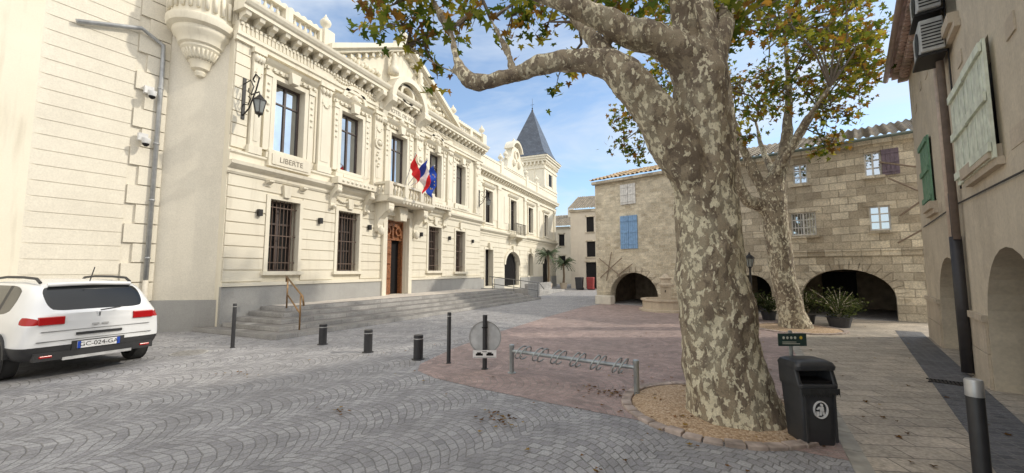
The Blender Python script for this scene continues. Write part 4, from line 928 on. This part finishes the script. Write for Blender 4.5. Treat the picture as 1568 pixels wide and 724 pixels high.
P.box(-.15,.1,-.2495,-.2475,1.045,1.052); P.box(-.15,.05,-.2495,-.2475,1.065,1.072); P.obj('board_stickers',basic('sticker_cream',(.6,.6,.5),.5),E)
P=MB(tf); P.disc(.12,1.12,.02,-.2494,-.2474,12); P.obj('board_sticker_yellow',basic('sticker_yellow',(.7,.5,.05),.5),E)
# fountain
E=empty('stone_fountain'); fx,fy=11.2,17.9; P=MB(); P.lathe(fx,fy,[(1.1,0),(1.1,.08),(.95,.1),(.95,.4),(1.02,.43),(1.02,.5),(.85,.5),(.82,.3),(.1,.28)],10); P.box(fx-.2,fx+.2,fy-.2,fy+.2,0.2,1.0); P.lathe(fx,fy,[(.3,1.0),(.32,1.1),(.22,1.15),(.2,1.3),(.25,1.35),(.1,1.5),(.01,1.55)],8)
P.obj('basin_and_pillar',M['pier'],E)
P=MB(); P.tube([(fx,fy-.2,.85),(fx,fy-.4,.85),(fx,fy-.42,.78)],.02,6); P.obj('spout',M['iron'],E)
E=empty('stone_bench'); P=MB(frb); P.box(.3,1.15,.25,.7,0,.42); P.obj('block',basic('pale_limestone',(.65,.61,.53),.8,0,.1,5,.3),E,bevel=.02)
def street_lamp(x,y,h):
    E=empty('street_lamp'); P=MB(); P.lathe(x,y,[(.12,0),(.12,.1),(.07,.2),(.06,.6),(.04,.7),(.035,h),(.06,h+.03),(.03,h+.06)],10)
    for k in range(6):
        a=k*math.pi/3; P.tube([(x+.07*math.cos(a),y+.07*math.sin(a),h+.05),(x+.13*math.cos(a),y+.13*math.sin(a),h+.33)],.01,4)
    P.lathe(x,y,[(.17,h+.33),(.1,h+.42),(.04,h+.46),(.01,h+.55)],6); P.obj('post',M['iron'],E)
    P=MB(); P.lathe(x,y,[(.065,h+.06),(.12,h+.32)],6); P.obj('lantern_glass',basic('lamp_glass',(.3,.32,.3),.2),E)
q=Lc(7.95,13.2,0); street_lamp(q[0],q[1],1.75)
def shrub(x,y,w,h,seed,nlv=900):
    E=empty('potted_shrub'); r=random.Random(seed)
    P=MB(); P.lathe(x,y,[(.2*w,0),(.26*w,.28),(.28*w,.3),(.24*w,.3)],14); P.obj('pot',basic('dark_planter',(.05,.05,.055),.6),E)
    P=MB(); pts=[];sz=[];cl=[]
    for b in range(16):
        a=r.uniform(0,6.28); tip=Vector((x+w*.6*math.cos(a)*r.uniform(.3,1),y+w*.6*math.sin(a)*r.uniform(.3,1),.3+h*r.uniform(.4,1.1)))
        P.tube([(x,y,.28),tuple((Vector((x,y,.3+h*.4))+tip)/2),tuple(tip)],[.015,.01,.005],4)
        for k in range(nlv//16):
            t=r.uniform(.3,1); p=Vector((x,y,.3)).lerp(tip,t)+Vector((r.gauss(0,.08*w),r.gauss(0,.08*w),r.gauss(0,.08))); pts.append(tuple(p)); sz.append(r.uniform(.05,.1)); k_=r.uniform(.6,1.4); cl.append((.055*k_,.07*k_,.035*k_))
    P.obj('stems',M['bark'],E); leaves('foliage',pts,sz,cl,E,seed)
for (r_,f_,w,h,s) in ((9.75,11.9,1.2,.75,1),(10.2,12.4,.9,.8,2),(9.3,12.6,.9,.75,4),(8.75,13.6,.9,.6,3),(8.0,14.6,.8,.6,5),(8.05,13.6,.7,.5,6)):
    q=Lc(r_,f_,0); shrub(q[0],q[1],w,h,s)
def palm(x,y,h,seed):
    E=empty('potted_palm'); r=random.Random(seed); P=MB(); P.lathe(x,y,[(.25,0),(.35,.5),(.37,.55),(.3,.55)],12); P.obj('pot',M['pier'],E)
    P=MB(); P.tube([(x,y,.5),(x+.05,y,h*.5),(x,y,h)],[.12,.09,.08],8); P.obj('trunk',basic('palm_trunk',(.15,.11,.07),.9),E)
    P=MB()
    for k in range(40):
        a=r.uniform(0,6.28); L=r.uniform(.8,1.15); up=r.uniform(.1,1.3); prev=None
        for i in range(8):
            t=i/7; p=Vector((x+math.cos(a)*L*t,y+math.sin(a)*L*t,h+up*.9*t-1.0*t*t*(.6+.3*(1-up)))); 
            if prev is not None:
                sd=Vector((-math.sin(a),math.cos(a),0))
                for s in(-1,1):
                    P.quad(tuple(prev),tuple(p),tuple(p+sd*s*.22*(1-t*.6)+Vector((math.cos(a)*.1,math.sin(a)*.1,-.1))))
            prev=p
    P.obj('fronds',basic('palm_frond',(.055,.085,.035),.6),E,recalc=False)
palm(1.3,32.0,3.0,1); palm(1.9,34.5,2.3,2)
for k,(x,y,cc) in enumerate(((3.6,33.5,(.03,.03,.035)),(4.5,33.8,(.25,.03,.03)),(2.2,39,(.03,.06,.03)))):
    E=empty('wheelie_bin'); P=MB(); loft(P,[(rr(.25,.3,.04,x,y),.08),(rr(.3,.36,.04,x,y),.95),(rr(.32,.38,.04,x,y),1.0),(rr(.28,.34,.04,x,y),1.08)]); P.tube([(x-.3,y+.3,.1),(x+.3,y+.3,.1)],.1,10); P.obj('body',basic('bin_%d'%k,cc,.5),E)
# ================================================================ car
CAR=empty('parked_car'); ox,oy=2.98,3.36
ct=lambda x,y,z:(ox-x,oy-y,z)
white=NT('white_car_paint').fin((.78,.79,.80),.22); white.node_tree.nodes['Principled BSDF'].inputs['Coat Weight'].default_value=.6
cblk=basic('black_cladding',(.03,.03,.032),.55); cgl=NT('car_glass').fin((.012,.014,.016),.04); red=NT('tail_light_red').fin((.40,.008,.01),.15); sil=basic('silver_trim',(.55,.55,.55),.4,.3)
ST_=[(0.00,.36,.66,.72,.74,.72,.66,.93,.60,.97,.52,1.00,1.01),
     (0.05,.30,.78,.83,.83,.81,.76,.96,.66,1.03,.58,1.05,1.06),
     (0.22,.26,.86,.88,.865,.855,.82,.99,.70,1.19,.60,1.24,1.26),
     (0.45,.25,.87,.885,.87,.865,.835,1.00,.70,1.36,.60,1.43,1.46),
     (0.60,.25,.87,.885,.87,.865,.84,1.00,.69,1.42,.60,1.48,1.505),
     (1.05,.25,.87,.88,.87,.865,.84,.985,.69,1.45,.58,1.515,1.54),
     (1.15,.25,.87,.88,.87,.865,.84,.98,.69,1.45,.58,1.515,1.545),
     (1.95,.25,.87,.88,.87,.865,.84,.955,.69,1.45,.58,1.515,1.545),
     (2.03,.25,.87,.88,.87,.865,.84,.95,.69,1.45,.58,1.51,1.54),
     (2.60,.25,.87,.88,.87,.865,.84,.93,.70,1.36,.58,1.42,1.45),
     (3.15,.25,.87,.88,.87,.865,.83,.93,.72,1.0,.6,1.05,1.08),
     (3.60,.28,.85,.87,.86,.85,.80,.88,.7,.94,.6,.96,.98),
     (3.82,.3,.75,.78,.76,.72,.66,.75,.6,.8,.5,.82,.83),
     (3.9,.36,.6,.66,.64,.6,.55,.65,.5,.68,.4,.69,.70)]
def section(s):
    x,zb,a,b,c,d,bw,bz,rw,rz,tw,tz,zt=s
    half=[(0,zb),(a*.85,zb),(a,zb+.1),(b,.52),(c,.66),(d,min(.86,bz-.08)),(bw,bz),(rw,rz),(tw,tz),(tw*.5,(tz+zt)/2+.004),(0,zt)]
    pts=half+[(-y,z) for y,z in half[-2:0:-1]]
    return [(x,y,z) for y,z in pts]
vs=[];fs=[];mi=[]; secs=[section(s) for s in ST_]; n=len(secs[0])
for s in secs: vs+=[ct(*p) for p in s]
for i in range(len(secs)-1):
    for k in range(n):
        fs.append((i*n+k,i*n+(k+1)%n,(i+1)*n+(k+1)%n,(i+1)*n+k)); kk=k if k<10 else n-1-k
        m=0
        if kk<3: m=1
        if kk==6 and i in (4,6,8): m=2
        if kk==6 and i in (5,7): m=1
        if kk in (8,9) and i in (1,2): m=2
        if kk in (8,9) and i==9: m=2
        if kk==5 and i in (0,1): m=3
        mi.append(m)
for base in (0,(len(secs)-1)*n):
    for k in range(0,10):
        a,b=base+k,base+k+1; c,d=base+(n-k-1)%n,base+(n-k)%n
        if k==0: fs.append((a,b,base+n-1)); 
        elif k==9: fs.append((a,b,c))
        else: fs.append((a,b,c,d))
        mi.append(1 if k<3 else 0)
me=bpy.data.meshes.new('body'); me.from_pydata(vs,[],fs)
for m in (white,cblk,cgl,red): me.materials.append(m)
for p,k in zip(me.polygons,mi): p.material_index=k; p.use_smooth=True
bm=bmesh.new(); bm.from_mesh(me); bmesh.ops.recalc_face_normals(bm,faces=bm.faces)
cl_=bm.edges.layers.float.get('crease_edge') or bm.edges.layers.float.new('crease_edge')
for e in bm.edges:
    ms={f.material_index for f in e.link_faces}
    if len(ms)>1: e[cl_]=.6
bm.to_mesh(me); bm.free()
o=bpy.data.objects.new('body',me); col.objects.link(o); o.parent=CAR; m=o.modifiers.new('s','SUBSURF'); m.levels=2; m.render_levels=2
K=MB(ct); Sv=MB(ct); Rd=MB(ct); Wh=MB(ct); Tr=MB(ct); Cg=MB(ct)
for x in (.79,3.25):
    for s in (-1,1):
        yo=s*.90
        def wl(mb,prof,seg=32):
            vs=[];fs=[]
            for r_,t in prof:
                for k in range(seg):
                    a=2*math.pi*k/seg; vs.append((x+r_*math.cos(a),yo+s*t,.32+r_*math.sin(a)))
            for i in range(len(prof)-1):
                for k in range(seg): fs.append((i*seg+k,i*seg+(k+1)%seg,(i+1)*seg+(k+1)%seg,(i+1)*seg+k))
            fs.append(tuple((len(prof)-1)*seg+k for k in range(seg))); mb.add(vs,fs)
        wl(Tr,[(.2,-.2),(.31,-.19),(.318,-.16),(.318,-.02),(.30,.005),(.23,.01),(.222,-.006)])
        wl(Sv,[(.221,-.004),(.216,.012),(.2,.008),(.196,-.003)]); wl(K,[(.195,-.0035),(.05,-.0038)])
        for k in range(7):
            a=2*math.pi*k/7; c,si=math.cos(a),math.sin(a); 
            P_=[(x+r_*c-t*si,.32+r_*si+t*c) for r_,t in ((.03,-.04),(.2,-.026),(.2,.026),(.03,.04))]
            Sv.add([(px,yo-s*.002,pz) for px,pz in P_]+[(px,yo+s*.010,pz) for px,pz in P_],[(0,1,2,3),(4,5,6,7),(0,1,5,4),(1,2,6,5),(2,3,7,6),(3,0,4,7)])
        for k in range(16):
            a=math.pi*(k)/16-.05; b=math.pi*(k+1)/16-.05; 
            q=[(x+r_*math.cos(t),.33+r_*math.sin(t)) for r_,t in ((.335,a),(.385,a),(.385,b),(.335,b))]
            K.add([(px,s*.80,pz) for px,pz in q]+[(px,s*.905,pz) for px,pz in q],[(0,1,2,3),(4,5,6,7),(0,1,5,4),(1,2,6,5),(2,3,7,6),(3,0,4,7)])
        vv=[(x+.338*math.cos(2*math.pi*k/24),s*.8875,.33+.338*math.sin(2*math.pi*k/24)) for k in range(24)]; Tr.add(vv,[tuple(range(24))])
for s in (-1,1):
    K.box(1.2,2.85,s*.86,s*.895,.26,.42)
    K.tube([(.55,s*.56,1.49),(.7,s*.56,1.555),(1.2,s*.56,1.575),(1.9,s*.56,1.575),(2.3,s*.56,1.55),(2.4,s*.56,1.49)],.022,8)
    Wh.box(2.55,2.7,s*.9,s*1.05,.98,1.12)
    Rd.box(-.02,.06,min(s*.42,s*.70),max(s*.42,s*.70),.85,.975)
    Rd.box(-.035,.0,s*.60-.07,s*.60+.07,.355,.39)
    K.box(1.18,1.192,s*.868,s*.878,.5,.95); K.box(2.02,2.032,s*.868,s*.878,.45,.93); 
    Wh.box(1.35,1.5,s*.875,s*.895,.86,.885)
K.box(-.025,.1,-.72,.72,.31,.43); Sv.box(-.035,.0,-.42,.42,.29,.335)
K.box(-.02,.02,-.28,.28,.66,.70)
K.box(-.012,.04,-.32,.32,.431,.57)
K.box(-.006,.02,-.66,.66,.745,.749); K.box(-.006,.02,-.70,.70,.595,.599)
Wh.tube([(.42,-.52,1.455),(.40,0,1.475),(.42,.52,1.455)],.035,8)
K.tube([(.02,0,1.03),(.05,-.25,1.06),(.07,-.3,1.08)],.012,6)
K.tube([(.5,0,1.5),(.36,0,1.75)],.008,5)
for s in (-1,1): Sv.box(-.02,-.004,min(s*.02,s*.1),max(s*.02,s*.1),.80,.83)
K.obj('black_trim',cblk,CAR,smooth='auto'); Sv.obj('alloy_and_skid',sil,CAR,smooth='auto'); Rd.obj('tail_lights',red,CAR,bevel=.01); Wh.obj('white_parts',white,CAR,bevel=.008,smooth='auto'); Tr.obj('tyres',basic('tyre_rubber',(.025,.025,.025),.8),CAR,smooth='auto')
P=MB(ct); P.box(-.024,-.0125,-.26,.26,.445,.555); P.obj('number_plate',basic('plate_white',(.75,.75,.75),.5),CAR)
P=MB(ct); P.box(-.0255,-.0242,.22,.26,.445,.555); P.box(-.0255,-.0242,-.26,-.22,.445,.555); P.obj('plate_blue_bands',fe,CAR)
text('GC-024-GA',.095,(ox+.0255,oy,.50),rotE,cblk,CAR,'plate_characters',.001)
# ================================================================ sky, sun, camera
el=math.radians(33); azx=math.radians(24)
sdir=Vector((math.cos(el)*math.cos(azx),math.cos(el)*math.sin(azx),math.sin(el)))
w=bpy.data.worlds.new("World"); bpy.context.scene.world=w; w.use_nodes=True; nt=w.node_tree; nt.nodes.clear()
sky=nt.nodes.new('ShaderNodeTexSky'); sky.sky_type='NISHITA'; sky.sun_disc=False; sky.sun_elevation=el; sky.sun_rotation=math.atan2(sdir.x,sdir.y); sky.air_density=1.0; sky.dust_density=.7; sky.ozone_density=1.5
bg=nt.nodes.new('ShaderNodeBackground'); bg.inputs[1].default_value=.15; wo=nt.nodes.new('ShaderNodeOutputWorld')
tc=nt.nodes.new('ShaderNodeTexCoord'); mp=nt.nodes.new('ShaderNodeMapping'); mp.inputs['Scale'].default_value=(1.3,2.4,5.0); mp.inputs['Rotation'].default_value=(0,.35,.6)
nz=nt.nodes.new('ShaderNodeTexNoise'); nz.inputs['Scale'].default_value=1.5; nz.inputs['Detail'].default_value=5; nz.inputs['Roughness'].default_value=.6; nz.inputs['Distortion'].default_value=.5
rp=nt.nodes.new('ShaderNodeValToRGB'); rp.color_ramp.elements[0].position=.40; rp.color_ramp.elements[0].color=(.16,.16,.16,1); rp.color_ramp.elements[1].position=.70; rp.color_ramp.elements[1].color=(.85,.85,.85,1)
mx=nt.nodes.new('ShaderNodeMix'); mx.data_type='RGBA'; mx.inputs[7].default_value=(5.6,6.1,6.7,1)
br=nt.nodes.new('ShaderNodeMix'); br.data_type='RGBA'; br.blend_type='MULTIPLY'; br.inputs[0].default_value=1; br.inputs[7].default_value=(1.3,1.5,1.6,1)
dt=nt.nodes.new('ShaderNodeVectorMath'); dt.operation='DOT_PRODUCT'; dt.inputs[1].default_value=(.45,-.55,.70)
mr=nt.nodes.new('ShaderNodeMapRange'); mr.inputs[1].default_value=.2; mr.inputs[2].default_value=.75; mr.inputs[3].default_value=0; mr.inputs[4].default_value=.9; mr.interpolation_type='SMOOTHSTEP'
mx2=nt.nodes.new('ShaderNodeMix'); mx2.data_type='RGBA'; mx2.inputs[7].default_value=(12.0,11.6,11.0,1)  # added bright bank overhead and behind the camera, out of view, for fill light
L=nt.links.new; L(tc.outputs['Generated'],mp.inputs[0]); L(mp.outputs[0],nz.inputs['Vector']); L(nz.outputs[0],rp.inputs[0]); L(rp.outputs[0],mx.inputs[0]); L(sky.outputs[0],br.inputs[6]); L(br.outputs[2],mx.inputs[6])
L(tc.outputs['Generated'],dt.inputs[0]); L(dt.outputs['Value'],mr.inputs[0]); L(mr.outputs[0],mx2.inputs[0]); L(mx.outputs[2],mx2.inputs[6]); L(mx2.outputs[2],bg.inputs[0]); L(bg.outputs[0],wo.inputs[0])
sl=bpy.data.lights.new('sun','SUN'); sl.energy=2.5; sl.angle=math.radians(1.5); sl.color=(1,.92,.78); so=bpy.data.objects.new('sun',sl); col.objects.link(so); so.rotation_euler=sdir.to_track_quat('Z','Y').to_euler(); so.location=(30,0,30)
cd=bpy.data.cameras.new('camera'); cd.sensor_width=36; cd.lens=603/1568*36; cd.clip_start=.05; cd.clip_end=2000
cam=bpy.data.objects.new('camera',cd); cam.location=(12,0,1.7); cam.rotation_euler=(math.radians(94.85),0,PSI); col.objects.link(cam); bpy.context.scene.camera=cam
vs_=bpy.context.scene.view_settings; vs_.view_transform='Standard'; vs_.look='None'; vs_.exposure=0; vs_.gamma=1
